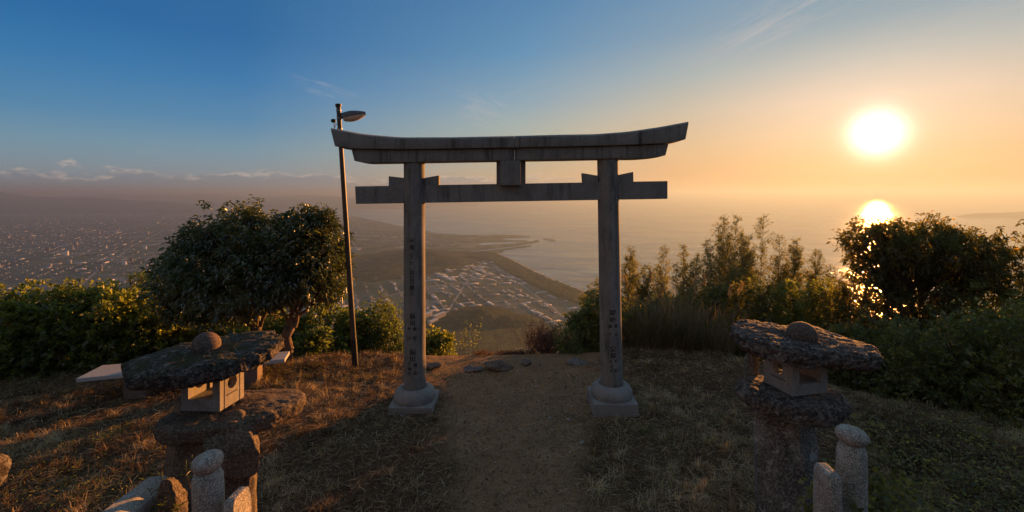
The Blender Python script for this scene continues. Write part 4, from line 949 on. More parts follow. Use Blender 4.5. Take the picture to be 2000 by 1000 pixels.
# ---- the two pollarded trees at the left
def tree(name, label, base, fork, limbs, ells, ntips, m, L_, Wd, lm, bk, seed, r0=.09, group=None, cat='tree', twig_every=9):
    q = np.random.default_rng(seed); base = np.asarray(base, float); t_ = thing(name, label, cat, base, group); fork = np.asarray(fork, float)
    tb = []; pts = np.array([base+np.array([0, 0, -.15]), base*.7+fork*.3, base*.3+fork*.7, fork]); pts[1:3] += q.normal(size=(2, 3))*.03
    tb.append(tube(pts, [r0*1.25, r0*1.02, r0*.98, r0*1.08]))
    ends = []
    for e_, r_0 in limbs:
        a_, p_ = limb(fork+q.normal(size=3)*r0*.35, np.asarray(e_, float), r_0, r_0*.55, q, .10, 8, 8); tb.append(a_); ends.append((p_, r_0))
    part('trunk', (lambda V, T: mk('trunk', V+fbm(V*22, 3, seed)[:, None]*.010, T, None, True))(*join([(v_, tris(f_)) for v_, f_ in tb])), M[bk], t_)
    tips, nr, r = blob_points(ells, ntips, q, .32, .44); gp = fbm(tips*1.9+seed, 3, seed+3); kp = gp > -.36; tips, nr, r = tips[kp], nr[kp], r[kp]; ntips = len(tips)
    tw = []
    for k in range(0, ntips, twig_every):
        best = min(ends, key=lambda e: np.linalg.norm(e[0][-1]-tips[k])); st_ = best[0][q.integers(4, 8)]
        mid_ = (st_+tips[k])/2+q.normal(size=3)*.12; a_, p_ = limb(st_, mid_, best[1]*.4, best[1]*.2, q, .08, 5, 5); tw.append(a_); tw.append(limb(p_[-1], tips[k], best[1]*.2, .003, q, .08, 5, 4)[0])
    V, T = join(tw); part('branch', mk('branch', V, T, None, True), M[bk], t_)
    pos, d = clusters(tips, nr, m, q, .62, .12, .03); hue = fbm(tips*2.2, 3, seed)*.35+.42; val = np.clip(np.repeat(hue, m)+q.normal(size=len(pos))*.18, 0, 1)
    V, T, vv = leafmesh(pos, d, L_, Wd, val, seed+1, .35, up=.55); part('crown', mk('crown', V, T, {'v': vv}), M[lm], t_); return t_
bA = base_at(498, 8.0); fA = P(500, 640, 8.0)
E1 = [PE(468, 470, 8.0, 70, 62, .8), PE(400, 520, 7.9, 72, 60, .8), PE(352, 560, 8.0, 48, 50, .6), PE(455, 560, 7.7, 95, 62, .8), PE(520, 510, 7.9, 62, 70, .7), PE(375, 600, 7.9, 55, 35, .6), PE(470, 430, 8.1, 34, 34, .4), PE(385, 470, 8.0, 42, 34, .5), PE(440, 612, 7.9, 60, 24, .6), PE(530, 465, 8.1, 38, 36, .45), PE(420, 450, 8.0, 24, 22, .3), PE(330, 520, 8.0, 26, 22, .35), PE(500, 425, 8.1, 22, 20, .3)]
tree('evergreen_tree', 'larger dark evergreen tree with a pale sawn trunk left of the lamp post', bA, fA, [(P(440, 600, 8), .045), (P(470, 560, 8.1), .05), (P(400, 580, 7.9), .035), (P(510, 570, 7.8), .045), (P(540, 585, 8.1), .035)], E1, 3000, 9, .088, .034, 'leaf_tree', 'bark', 101, .085, 'pollarded trees at the edge of the terrace')
bB = base_at(556, 8.3); fB = P(566, 640, 8.2)
E2 = [PE(600, 500, 8.2, 66, 72, .8), PE(560, 540, 8.0, 62, 60, .7), PE(630, 550, 8.2, 44, 52, .6), PE(585, 445, 8.3, 40, 36, .5), PE(625, 440, 8.3, 26, 30, .4), PE(560, 460, 8.3, 36, 36, .5), PE(655, 500, 8.3, 24, 50, .45), PE(640, 430, 8.3, 16, 18, .25), PE(610, 418, 8.3, 16, 14, .25)]
tree('evergreen_tree', 'smaller evergreen tree with several forked limbs nearest the lamp post', bB, fB, [(P(530, 590, 8.0), .035), (P(560, 570, 8.2), .04), (P(600, 580, 8.2), .045), (P(620, 575, 8.3), .035), (P(580, 600, 8.0), .035)], E2, 2200, 9, .088, .034, 'leaf_tree', 'bark', 102, .085, 'pollarded trees at the edge of the terrace')
# ---- hedge at the left
GL = 'shrubs along the left edge of the terrace'
hedge = [(-60, 560, 745, 8.0, 90, 'broad leaved shrub cut off by the left edge of the picture'), (25, 572, 745, 7.9, 66, 'shrub with yellowing leaves, first from the left edge of the picture'), (105, 560, 745, 8.1, 62, 'tall yellow green shrub over the left end of the bench'), (178, 560, 735, 8.2, 58, 'dense shrub above the pale end of the bench'), (248, 565, 725, 8.3, 52, 'shrub left of the left lantern cap'), (315, 585, 720, 8.5, 50, 'shrub under the left side of the dark tree'), (395, 628, 715, 8.9, 50, 'shrub behind the round finial of the left lantern'), (455, 640, 720, 9.2, 42, 'low bright shrub behind the pale trunk')]
for i, (px, yt, yb, d, rx, lb) in enumerate(hedge):
    h_ = (yb-yt)/2; bs = base_at(px, d+.2)
    ells = [PE(px, yt+h_*.75, d+.1, rx*1.05, h_*.75, .75), PE(px-rx*.4, yt+h_*1.3, d-.1, rx*.8, h_*.8, .6), PE(px+rx*.45, yt+h_*1.4, d, rx*.8, h_*.8, .6), PE(px+rx*.2, yt+h_*.35, d+.2, rx*.55, h_*.33, .4)]
    qs = np.random.default_rng(700+i+int(px))
    for _ in range(6):
        sx_ = px+qs.uniform(-.9, .9)*rx; ells.append(PE(sx_, yt+h_*qs.uniform(.05, .55), d+qs.normal()*.2, rx*qs.uniform(.10, .22), h_*qs.uniform(.14, .34), .14))
    shrub('shrub', lb, 'shrub', bs, ells, 950 if i < 6 else 520, 7, .095, .052, 'leaf_hedge', seed=201+i, stems=18, group=GL, inner=.2, lump=.42)
shrub('sapling', 'thin young tree with feathery leaves rising above the hedge left of the dark tree', 'sapling', base_at(283, 8.8), [PE(283, 545, 8.8, 30, 16, .3), PE(272, 575, 8.8, 26, 14, .25), PE(292, 600, 8.8, 22, 18, .25)], 260, 8, .05, .018, 'leaf_green', seed=230, stems=5, stem_r=.012, inner=.1, droop=.4)
shrub('shrub', 'leafy green shrub directly behind the lamp post', 'shrub', base_at(640, 10.), [PE(640, 640, 10., 58, 46, .6), PE(610, 670, 9.8, 45, 35, .5), PE(665, 680, 9.7, 45, 30, .5)], 1100, 7, .085, .048, 'leaf_hedge', seed=231, stems=14, group=GL, inner=.3)
shrub('shrub', 'bushy green shrub right of the lamp post foot', 'shrub', base_at(692, 10.2), [PE(692, 650, 10.2, 36, 40, .5), PE(705, 680, 10.1, 30, 26, .4)], 700, 7, .08, .042, 'leaf_hedge', seed=236, stems=12, group=GL, inner=.25)
shrub('shrub', 'low leafy bush hiding the foot of the forked trunk nearest the lamp post', 'shrub', base_at(600, 8.9), [PE(598, 682, 8.9, 36, 26, .4), PE(620, 665, 9.0, 26, 22, .35)], 420, 7, .08, .042, 'leaf_green', seed=238, stems=10, group=GL, inner=.2, lump=.4)
shrub('shrub', 'bright shrub between the two forked trunks', 'shrub', base_at(535, 9.6), [PE(530, 640, 9.6, 40, 36, .5), PE(575, 660, 9.6, 40, 34, .5)], 800, 7, .085, .045, 'leaf_hedge', seed=237, stems=12, group=GL, inner=.25)
shrub('shrub', 'upright green shrub between the lamp post and the left gate pillar', 'shrub', base_at(738, 10.4), [PE(738, 628, 10.4, 42, 36, .5), PE(720, 660, 10.2, 42, 42, .5), PE(762, 665, 10.3, 40, 40, .5)], 1000, 7, .075, .038, 'leaf_green', seed=232, stems=14, group=GL, inner=.3)
shrub('shrub', 'sparse thin twigged plant standing above the shrub left of the left pillar', 'shrub', base_at(752, 10.8), [PE(752, 605, 10.8, 34, 34, .3)], 150, 6, .04, .016, 'leaf_green', seed=233, stems=14, stem_r=.006, inner=.1, group=GL)
shrub('shrub', 'low glossy green shrub just right of the left gate pillar', 'shrub', base_at(848, 10.2), [PE(845, 690, 10.1, 48, 28, .4), PE(835, 668, 10.2, 38, 24, .35), PE(872, 660, 10.3, 16, 12, .2)], 560, 7, .082, .045, 'leaf_hedge', seed=234, stems=12, inner=.3)
def stalks(name, label, cat, pts_px, d, h0, h1, L_, Wd, lm, seed, nl=26, sr=.004, lean=.12, dz=0.):
    q = np.random.default_rng(seed); b0 = base_at(pts_px[0], d); t_ = thing(name, label, cat, b0); tb, ps, ds = [], [], []
    for px in pts_px:
        b = np.array(base_at(px, d+q.uniform(-.2, .2))); h = q.uniform(h0, h1); tp = b+np.array([q.normal()*lean*h, q.normal()*lean*h, h]); a_, pt = limb(b, tp, sr, sr*.4, q, .05, 8, 4); tb.append(a_)
        for _ in range(nl):
            f_ = q.uniform(.25, 1)*7; i = min(6, int(f_)); p = pt[i]+(pt[i+1]-pt[i])*(f_-i); a = q.uniform(0, 6.283); dd_ = np.array([math.cos(a), math.sin(a), q.uniform(.1, .9)]); ps.append(p+dd_*.02); ds.append(dd_)
    V, T = join(tb); part('stem', mk('stem', V, T, None, True), M['bark_dark'], t_)
    V, T, vv = leafmesh(np.array(ps), np.array(ds), L_, Wd, np.clip(q.normal(size=len(ps))*.2+.6, 0, 1), seed, .2, up=.4); part('foliage', mk('foliage', V, T, {'v': vv}), M[lm], t_)
stalks('weed_plant', 'cluster of thin weed stalks standing in the gap right of the left pillar', 'weed', [898, 903, 909, 915, 921, 926, 931], 8.7, .35, .75, .045, .018, 'leaf_green', 241, 30)
# ---- right of the gap
def twiggy(name, label, base, spread_px, top_py, d, n, seed, lm, col='twig_red', nl=14):
    q = np.random.default_rng(seed); base = np.asarray(base, float); t_ = thing(name, label, 'shrub', base); tb, ps, ds = [], [], []
    for k in range(n):
        px = base[0]/base[1]*F+CX+q.normal()*spread_px; tp = P(px, top_py+abs(q.normal())*28, d+q.normal()*.25); b = base+np.array([q.normal()*.15, q.normal()*.1, 0])
        a_, pt = limb(b, tp, .007, .0022, q, .08, 8, 4); tb.append(a_)
        for j in range(7):
            i = q.integers(3, 8); e_ = pt[i]+np.array([q.normal()*.13, q.normal()*.1, abs(q.normal())*.16]); tb.append(limb(pt[i], e_, .003, .0014, q, .1, 3, 3)[0])
            for _ in range(nl//7): f_ = q.random(); ps.append(pt[i]+(e_-pt[i])*f_); ds.append(q.normal(size=3))
    V, T = join(tb); part('stem', mk('stem', V, T, None, True), M[col], t_)
    V, T, vv = leafmesh(np.array(ps), np.array(ds), .035, .02, np.clip(q.normal(size=len(ps))*.25+.5, 0, 1), seed, .2, up=.3); part('foliage', mk('foliage', V, T, {'v': vv}), M[lm], t_)
M['twig_red'] = plain('reddish_twigs', (.13, .085, .075), .9)
twiggy('red_shrub', 'bare reddish brown twiggy shrub at the right side of the gap', base_at(1068, 9.3), 24, 638, 9.3, 90, 251, 'leaf_red', nl=21)
shrub('shrub', 'low rusty brown bush under the reddish twiggy shrub', 'shrub', base_at(1010, 9.0), [PE(1012, 705, 9.0, 34, 10, .3), PE(985, 708, 9.0, 20, 6, .2)], 260, 6, .04, .022, 'leaf_red', seed=252, stems=8, inner=.2)
shrub('shrub', 'small reddish weed cushion at the terrace edge behind the flat brown rock', 'shrub', base_at(945, 8.9), [PE(945, 712, 8.9, 24, 8, .3)], 120, 6, .035, .015, 'leaf_red', seed=253, stems=6, inner=.2)
shrub('shrub', 'yellow green young shrub between the red shrub and the right pillar', 'shrub', base_at(1105, 9.1), [PE(1108, 668, 9.1, 30, 36, .4), PE(1120, 690, 9.0, 30, 22, .3)], 420, 7, .045, .02, 'leaf_hedge', seed=254, stems=12, inner=.25)
shrub('shrub', 'dark leafy shrub just left of the right gate pillar', 'shrub', base_at(1150, 9.6), [PE(1155, 655, 9.6, 46, 48, .5), PE(1125, 630, 9.6, 22, 18, .3), PE(1170, 605, 9.8, 34, 40, .5)], 900, 7, .075, .04, 'leaf_dark', seed=255, stems=14, inner=.3)
shrub('shrub', 'light green small leaved shrub topping the bushes left of the right pillar', 'shrub', base_at(1160, 10.6), [PE(1165, 590, 10.6, 34, 34, .4), PE(1145, 580, 10.6, 12, 20, .2), PE(1178, 560, 10.6, 18, 22, .3)], 520, 7, .045, .016, 'leaf_bamboo', seed=256, stems=10, inner=.2)
# feathery bamboo
def bamboo(px, top, d, w, seed, label, n_c=4):
    q = np.random.default_rng(seed); b0 = np.array(base_at(px, d)); t_ = thing('bamboo', label, 'bamboo', b0, 'feathery bamboo tops right of the gate'); tb, ps, ds = [], [], []
    for c_ in range(n_c):
        pxx_ = px+q.normal()*w*.35*(c_ > 0); tp_y = top+(abs(q.normal())*26+12 if c_ else 0); tp = P(pxx_, tp_y, d+q.normal()*.25); b = b0+np.array([q.normal()*.15, q.normal()*.15, 0]); H = tp[2]-b[2]
        a_, pt = limb(b, tp, .012, .003, q, .025, 16, 5); tb.append(a_)
        vis0 = 1-min(.95, 3.0/H)
        nb = 80
        for j in range(nb):
            f_ = vis0+(1-vis0)*(j/nb)**.85; fi = f_*15; i = min(14, int(fi)); p = pt[i]+(pt[i+1]-pt[i])*(fi-i)
            rem = (1-f_)/(1-vis0); bl_ = (.10+.72*rem**.8)*w/34*q.uniform(.6, 1.1); a = q.uniform(0, 6.283)
            e_ = p+np.array([math.cos(a)*bl_*.75, math.sin(a)*bl_*.75, bl_*q.uniform(.35, .9)]); br, bp_ = limb(p, e_, .0035, .0012, q, .06, 6, 3); tb.append(br)
            nl = int(16+44*rem)
            ff = q.uniform(.12, 1.0, nl)*5; ii = np.minimum(4, ff.astype(int)); pp = bp_[ii]+(bp_[ii+1]-bp_[ii])*(ff-ii)[:, None]; ax = (e_-p)/np.linalg.norm(e_-p)
            dd_ = ax*.8+q.normal(size=(nl, 3))*.55; ps.append(pp+q.normal(size=(nl, 3))*.025); ds.append(dd_)
    V, T = join(tb); part('stem', mk('stem', V, T, None, True), M['bark_dark'], t_)
    ps = np.vstack(ps); ds = np.vstack(ds); V, T, vv = leafmesh(ps, ds, .066, .018, np.clip(q.normal(size=len(ps))*.2+.5, 0, 1), seed, .25, up=.35); part('foliage', mk('foliage', V, T, {'v': vv}), M['leaf_bamboo'], t_)
bam = [(1232, 486, 11.5, 30, 'bamboo spire closest to the right pillar'), (1262, 520, 11.3, 28, 'short bamboo between the first spire and the paired spires'), (1298, 482, 11.8, 32, 'left one of the paired bamboo spires right of the pillar'), (1335, 480, 11.8, 30, 'right one of the paired bamboo spires right of the pillar'), (1378, 470, 12.4, 34, 'bamboo at the left foot of the tallest group'), (1412, 424, 13.0, 40, 'tallest bamboo, its tip highest of all right of the gate'), (1440, 424, 13.0, 34, 'bamboo immediately right of the tallest one'), (1462, 462, 12.6, 36, 'bamboo in the dip between the two highest tips'), (1492, 424, 13.2, 40, 'bamboo with a curved tip above the right lantern side'), (1520, 500, 12.4, 40, 'short bamboo right of the curved tip'), (1556, 468, 12.6, 38, 'bamboo of middle height left of the right lantern finial'), (1592, 488, 12.4, 34, 'bamboo straight above the right lantern finial'), (1622, 520, 12.2, 38, 'last short bamboo before the round tree'), (1360, 505, 11.2, 40, 'low wide bamboo in front of the tallest group'), (1430, 500, 11.4, 44, 'low bamboo filling the middle of the thicket')]
for i, (px, tp, d, w, lb) in enumerate(bam): bamboo(px, tp, d, w, 301+i, lb)
# dark undergrowth at the right
GR = 'shrubs under the bamboo and the round tree'
under = [(1245, 585, 715, 9.6, 52, 'leaf_dark', 'dark shrub touching the right pillar'), (1310, 575, 712, 10.0, 56, 'leaf_dark', 'dark shrub under the paired bamboo spires'), (1385, 560, 712, 10.2, 58, 'leaf_dark', 'dark shrub under the tallest bamboo'), (1455, 555, 720, 10.0, 58, 'leaf_right', 'shrub left of the right lantern cap'), (1525, 545, 720, 10.2, 60, 'leaf_hedge', 'yellow lit shrub above the right lantern cap'), (1590, 545, 720, 10.2, 60, 'leaf_hedge', 'golden backlit shrub behind the right finial'), (1655, 545, 740, 9.6, 60, 'leaf_right', 'shrub under the left side of the round tree'), (1650, 640, 790, 8.2, 70, 'leaf_dark', 'dark low shrub behind the right end of the cap rock'), (1705, 545, 720, 9.3, 50, 'leaf_right', 'sparse golden shrub left of the round tree trunk'), (1765, 560, 730, 9.2, 50, 'leaf_right', 'brownish shrub around the round tree trunk'), (1730, 620, 800, 7.8, 75, 'leaf_dark', 'dark shrub in front of the round tree trunk'), (1810, 640, 830, 7.2, 80, 'leaf_dark', 'dark shrub right of the round tree trunk'), (1900, 610, 850, 6.8, 90, 'leaf_dark', 'tall dark shrub near the right edge'), (1990, 600, 870, 6.4, 90, 'leaf_dark', 'dark shrub cut by the right edge of the picture'), (1850, 560, 720, 8.8, 70, 'leaf_right', 'golden flecked shrub under the round crown'), (1930, 545, 720, 8.6, 70, 'leaf_hedge', 'bright yellow green shrub near the right edge'), (2010, 570, 720, 8.2, 70, 'leaf_hedge', 'yellow green shrub cut by the right edge')]
for i, (px, yt, yb, d, rx, lm, lb) in enumerate(under):
    h_ = (yb-yt)/2; bs = base_at(px, d+.2)
    ells = [PE(px, yt+h_*.8, d+.1, rx*1.0, h_*.8, .75), PE(px-rx*.4, yt+h_*1.35, d-.15, rx*.85, h_*.75, .6), PE(px+rx*.4, yt+h_*1.4, d-.1, rx*.85, h_*.75, .6), PE(px+rx*.3, yt+h_*.4, d+.2, rx*.5, h_*.35, .4)]
    qs = np.random.default_rng(700+i+int(px))
    for _ in range(6):
        sx_ = px+qs.uniform(-.9, .9)*rx; ells.append(PE(sx_, yt+h_*qs.uniform(.05, .55), d+qs.normal()*.2, rx*qs.uniform(.10, .22), h_*qs.uniform(.14, .34), .14))
    shrub('shrub', lb, 'shrub', bs, ells, 1150, 7, .072, .034, lm, seed=401+i, stems=16, group=GR, inner=.25, lump=.35)
# ---- round tree at the right
bR = base_at(1790, 9.6); fR = P(1788, 640, 9.4)
ER = [PE(1720, 480, 9.4, 62, 48, .7), PE(1790, 480, 9.3, 85, 50, .8), PE(1860, 500, 9.3, 78, 52, .8), PE(1700, 520, 9.4, 40, 40, .5), PE(1740, 455, 9.5, 44, 24, .5), PE(1830, 455, 9.4, 48, 26, .5), PE(1900, 540, 9.3, 62, 40, .6), PE(1780, 530, 9.6, 60, 34, .5), PE(1668, 470, 9.5, 18, 26, .3), PE(1945, 500, 9.3, 26, 30, .3)]
tree('round_tree', 'round topped tree standing dark against the sun glitter on the sea', bR, fR, [(P(1730, 560, 9.4), .05), (P(1700, 600, 9.5), .04), (P(1780, 560, 9.5), .05), (P(1840, 570, 9.4), .05), (P(1880, 560, 9.3), .05), (P(1810, 540, 9.6), .04)], ER, 3300, 8, .08, .032, 'leaf_right', 'bark_dark', 501, .11)
def sprays(px, py, d, n, seed, lm, length=.45):
    q = np.random.default_rng(seed); ps, ds, tb = [], [], []
    for _ in range(n):
        b = P(px+q.normal()*26, py+q.normal()*16, d+q.normal()*.15); a = q.uniform(-.2, 1.3)*(1 if q.random() < .75 else -1); e_ = b+np.array([math.sin(a)*length*q.uniform(.5, 1.1), q.normal()*.15, math.cos(a)*length*q.uniform(.4, 1)]); br, bp_ = limb(b, e_, .004, .0015, q, .12, 7, 3); tb.append(br)
        for k in range(20): f_ = q.uniform(.1, 1)*6; i = min(5, int(f_)); ps.append(bp_[i]+(bp_[i+1]-bp_[i])*(f_-i)); ds.append((e_-b)/length*.5+q.normal(size=3)*.7+np.array([0, 0, -.3]))
    return tb, np.array(ps), np.array(ds)
def spray_tree(name, label, base, spots, seed, lm):
    t_ = thing(name, label, 'tree', base); tb, ps, ds = [], [], []; q = np.random.default_rng(seed)
    b = np.asarray(base, float)
    for (px, py, d, n) in spots:
        c_ = P(px, py+14, d); a_, _ = limb(b, c_, .025, .008, q, .06, 10, 6); tb.append((a_[0], tris(a_[1]))); t2, p2, d2 = sprays(px, py, d, n, seed+int(px), lm); tb += [(v_, tris(f_)) for v_, f_ in t2]; ps.append(p2); ds.append(d2)
    V, T = join(tb); part('trunk', mk('trunk', V, T, None, True), M['bark_dark'], t_); ps = np.vstack(ps); ds = np.vstack(ds)
    V, T, vv = leafmesh(ps, ds, .085, .032, np.clip(q.normal(size=len(ps))*.2+.4, 0, 1), seed, .35, up=.4); part('crown', mk('crown', V, T, {'v': vv}), M[lm], t_)
spray_tree('leafy_tree', 'thin tree with drooping leafy sprays right of the round crown', base_at(1960, 8.6), [(1920, 500, 8.8, 22), (1950, 490, 8.8, 18), (1975, 520, 8.7, 22), (2010, 500, 8.6, 18), (1990, 560, 8.6, 30), (1945, 540, 8.7, 24), (2036, 450, 8.5, 9)], 511, 'leaf_right')
# ---- pampas and long grass in front of the thicket
def blades(pos, h, w, q, lean=.5, curl=.5, val=None, segs=3):
    n = len(pos); a = q.uniform(0, 6.283, n); ld = np.stack([np.cos(a), np.sin(a), np.zeros(n)], -1); sd = np.stack([-np.sin(a), np.cos(a), np.zeros(n)], -1)
    h = h[:, None]; l_ = (q.random(n)[:, None]**.7)*lean; V = []
    for k in range(segs):
        t_ = k/segs; p = pos+np.array([0, 0, 1.])*h*(t_-curl*l_*t_*t_)+ld*h*l_*(t_**1.6)*1.1; ww = w*(1-t_*.6)*.5; V += [p-sd*ww, p+sd*ww]
    V.append(pos+np.array([0, 0, 1.])*h*(1-curl*l_)+ld*h*l_*1.1); V = np.stack(V, 1); nv = 2*segs+1; i = np.arange(n)*nv; T = []
    for k in range(segs-1): a0_ = i+2*k; T += [np.stack([a0_, a0_+1, a0_+3], -1), np.stack([a0_, a0_+3, a0_+2], -1)]
    T.append(np.stack([i+2*segs-2, i+2*segs-1, i+2*segs], -1)); T = np.stack(T, 1).reshape(-1, 3)
    v_ = val if val is not None else q.random(n); return V.reshape(-1, 3), T, np.repeat(v_, nv)
for i, (px, d, n, lb) in enumerate([(1265, 8.9, 420, 'tuft of pampas grass beside the right pillar'), (1325, 8.8, 480, 'largest tuft of long pampas grass before the thicket'), (1395, 8.7, 360, 'tuft of pampas grass behind the grassy mound')]):
    q = np.random.default_rng(600+i); b = base_at(px, d); t_ = thing('pampas_grass', lb, 'grass tuft', b, 'tufts of pampas grass'); a = q.uniform(0, 6.28, n); rr = q.random(n)**.5*.35
    pos = np.stack([b[0]+rr*np.cos(a), b[1]+rr*np.sin(a), np.full(n, b[2]-.02)], -1); V, T, vv = blades(pos, q.uniform(.6, 1.45, n), .012, q, .75, .55, np.clip(q.normal(size=n)*.2+.35, 0, 1), 5); part('blades', mk('blades', V, T, {'v': vv}), M['pampas'], t_)
    for k in range(3):
        tp = np.array(b)+np.array([q.normal()*.35, q.normal()*.15, q.uniform(1.1, 1.6)]); a_, pt = limb(np.array(b), tp, .004, .002, q, .04, 8, 4); part('stalk', mk('stalk', a_[0], tris(a_[1]), None, True), M['pampas'], t_)
        m_ = 260; f_ = q.uniform(0, 1, m_); dr = (tp-pt[5]); dr /= np.linalg.norm(dr); pos = tp-dr*(.22*f_[:, None])+q.normal(size=(m_, 3))*.008; ds = dr+q.normal(size=(m_, 3))*.45
        V, T, vv = leafmesh(pos, ds, .055, .007, np.full(m_, .85), 640+k, .1, up=.2); part('plume', mk('plume', V, T, {'v': vv}), M['pampas'], t_)

# ================================================================ ground cover
q = np.random.default_rng(900)
def scatter(n, x0, x1, y0, y1):
    # denser nearer the camera so that the cover stays fine in the picture
    y = y0+(y1-y0)*q.random(n)**1.15; x = q.uniform(x0, x1, n); ok_ = (np.abs(x) < y*1.18+.3) & (y < yedge(x)+.5); return x[ok_], y[ok_]
x, y = scatter(120000, -9.5, 8.5, 3.4, 9.0); pm = pathm(x, y)
n3 = np.stack([x, y, 0*x], -1); cl = fbm(n3*3.0, 3, 33)
keep = q.random(len(x)) < (1-pm*1.02)*np.clip(.5+cl*2.0, .08, 1); x, y, cl = x[keep], y[keep], cl[keep]
z = gz(x, y); hh = q.uniform(.015, .06, len(x))*(1+1.6*np.clip(cl, -.45, 1)); far_ = np.clip((y-6)/3, 0, 1)
val = np.clip(.40+.75*fbm(np.stack([x, y, 0*x], -1)*1.3, 3, 44)+q.normal(size=len(x))*.22, 0, 1)
V, T, vv = blades(np.stack([x, y, z-.004], -1), hh*(1+.3*far_), .0062, q, 1.6, .6, val, 2)
o_ = struct('dry_grass', mk('dry_grass', V, T, {'v': vv}), M['straw'], 'stuff'); o_['label'] = 'matted dry brown grass on both sides of the path'
# tussocks: tangled mats of longer dead grass
xc, yc = scatter(5200, -9.5, 8.5, 3.3, 8.6); pm = pathm(xc, yc); kk = q.random(len(xc)) < (1-pm*1.2)*np.clip(.55+1.3*fbm(np.stack([xc, yc, 0*xc], -1)*.8, 2, 77), .1, 1); xc, yc = xc[kk], yc[kk]
nb_ = 46; X_ = np.repeat(xc, nb_); Y_ = np.repeat(yc, nb_); rr_ = np.repeat(q.uniform(.04, .13, len(xc)), nb_); a = q.uniform(0, 6.283, len(X_)); X_ = X_+np.cos(a)*rr_*q.random(len(X_)); Y_ = Y_+np.sin(a)*rr_*q.random(len(X_))
Z_ = gz(X_, Y_)-.004; vb = np.clip(np.repeat(q.normal(size=len(xc))*.22+.50+.5*fbm(np.stack([xc, yc, 0*xc], -1)*1.3, 3, 44), nb_)+q.normal(size=len(X_))*.2, 0, 1)
V, T, vv = blades(np.stack([X_, Y_, Z_], -1), np.repeat(q.uniform(.05, .15, len(xc)), nb_)*q.uniform(.5, 1.3, len(X_)), .0055, q, 1.5, .62, vb, 3)
o_ = struct('grass_tussocks', mk('grass_tussocks', V, T, {'v': vv}), M['straw'], 'stuff'); o_['label'] = 'tangled tufts of longer dead grass'
# lying straws
x, y = scatter(42000, -9.5, 8.5, 3.3, 8.8); pm = pathm(x, y); keep = q.random(len(x)) < (1-pm*.80); x, y = x[keep], y[keep]; z = gz(x, y)+q.uniform(.004, .05, len(x))*(1-pathm(x, y))+.004
a = q.uniform(0, 6.283, len(x)); V, T, vv = leafmesh(np.stack([x, y, z], -1), np.stack([np.cos(a), np.sin(a), q.normal(size=len(x))*.18], -1), .17, .0062, np.clip(q.normal(size=len(x))*.28+.55, 0, 1), 901, .02, .1, up=.9)
o_ = struct('fallen_straw', mk('fallen_straw', V, T, {'v': vv}), M['straw'], 'stuff'); o_['label'] = 'loose pale straws and stalks lying on the dry grass'
# dead leaves and pebbles on the path
x, y = scatter(13000, -6, 6, 3.4, 8.4); z = gz(x, y)+.006; a = q.uniform(0, 6.283, len(x)); V, T, vv = leafmesh(np.stack([x, y, z], -1), np.stack([np.cos(a), np.sin(a), q.uniform(0, .5, len(x))], -1), .035, .018, q.random(len(x))*.75, 902, .0, .25, up=.8)
o_ = struct('leaf_litter', mk('leaf_litter', V, T, {'v': vv}), M['straw'], 'stuff'); o_['label'] = 'small dead leaves scattered over path and grass'
x, y = scatter(1500, -2.2, 2.2, 3.4, 8.3); pm = pathm(x, y); keep = q.random(len(x)) < pm*.9+.05; x, y = x[keep], y[keep]; z = gz(x, y)
Vi, Ti = ico(1) if 0 else (lambda bm: (bmesh.ops.create_icosphere(bm, subdivisions=1, radius=1), np.array([v.co[:] for v in bm.verts]), np.array([[v.index for v in f.verts] for f in bm.faces])))(bmesh.new())[1:]
sz = q.uniform(.004, .013, len(x))*(1+2.0*(q.random(len(x)) < .03)); V = (Vi[None]*(sz[:, None, None]*q.uniform(.6, 1.2, (len(x), 1, 3)))+np.stack([x, y, z+sz*.15], -1)[:, None]).reshape(-1, 3); T = (Ti[None]+(np.arange(len(x))*len(Vi))[:, None, None]).reshape(-1, 3)
struct('pebbles', mk('pebbles', V, T), M['granite_old'], 'stuff')
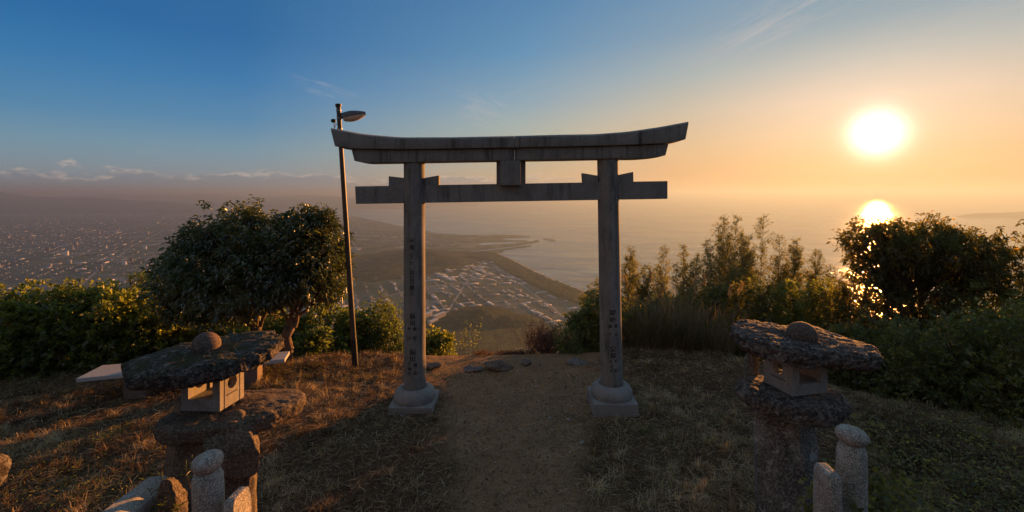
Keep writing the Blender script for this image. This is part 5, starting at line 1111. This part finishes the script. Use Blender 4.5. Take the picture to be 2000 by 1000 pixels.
# green weeds in the grass
def weeds(name, label, spots, n_each, L_, Wd, lm, seed):
    q = np.random.default_rng(seed); ps, ds = [], []
    for (px, py, r_, k_) in spots:
        g = G(px, py, 0); n = int(n_each*k_); xx = g[0]+q.normal(size=n)*r_; yy = g[1]+q.normal(size=n)*r_; zz = gz(xx, yy)+np.abs(q.normal(size=n))*.05+.01; ps.append(np.stack([xx, yy, zz], -1)); a = q.uniform(0, 6.283, n); ds.append(np.stack([np.cos(a), np.sin(a), q.uniform(.1, 1.2, n)], -1))
    ps = np.vstack(ps); ds = np.vstack(ds); V, T, vv = leafmesh(ps, ds, L_, Wd, np.clip(q.normal(size=len(ps))*.22+.6, 0, 1), seed, .25, up=.7); o_ = struct(name, mk(name, V, T, {'v': vv}), M[lm], 'stuff'); o_['label'] = label
weeds('green_weeds', 'small green weeds growing through the dry grass', [(205, 872, .07, 1), (130, 880, .10, .7), (60, 950, .25, 1.6), (120, 960, .2, 1.6), (1262, 845, .06, .8), (1300, 870, .1, .6), (1395, 820, .12, .8), (1380, 880, .1, .6), (180, 985, .2, 1.6), (20, 905, .2, .8), (520, 740, .3, 2.5), (590, 735, .3, 2), (560, 690, .3, 2), (1480, 955, .1, .6), (1010, 790, .02, .06), (700, 740, .25, 1.), (870, 725, .2, .7), (1300, 735, .4, 1.5), (1500, 990, .15, .8), (330, 890, .05, .3), (240, 850, .08, .4), (1120, 745, .2, .5)], 110, .045, .012, 'weed', 910)
weeds('creeping_weeds', 'low green creeping weeds on the bank at the lower right', [(1760, 900, .35, 3), (1880, 950, .4, 4), (1950, 880, .35, 3), (1740, 980, .25, 4), (1830, 1000, .4, 4), (1980, 960, .4, 3), (1700, 850, .25, 1.5), (1850, 850, .35, 2)], 130, .05, .03, 'leaf_dark', 911)
# broad leaved plant hugging the right post
shrub('ivy_clump', 'dark broad leaved clump growing round the foot of the right railing post', 'plant', (1.98, 2.78, float(gz(1.98, 2.78))), [(1.98, 2.72, 1.02, .30, .16, .32), (2.25, 2.8, .95, .3, .2, .28), (1.80, 2.50, .98, .14, .08, .28)], 340, 6, .05, .036, 'leaf_dark', seed=921, stems=10, stem_r=.004, inner=.3)
shrub('weed_plant', 'small spiky weed sprouting between the fallen rail and the left post', 'weed', (-1.95, 2.62, 1.0), [(-1.90, 2.72, 1.32, .05, .05, .07), (-2.0, 2.65, 1.22, .12, .08, .10)], 9, 4, .06, .008, 'weed', seed=922, stems=4, stem_r=.0025, inner=.2, spread=.8, up=.3)
#STAGE4
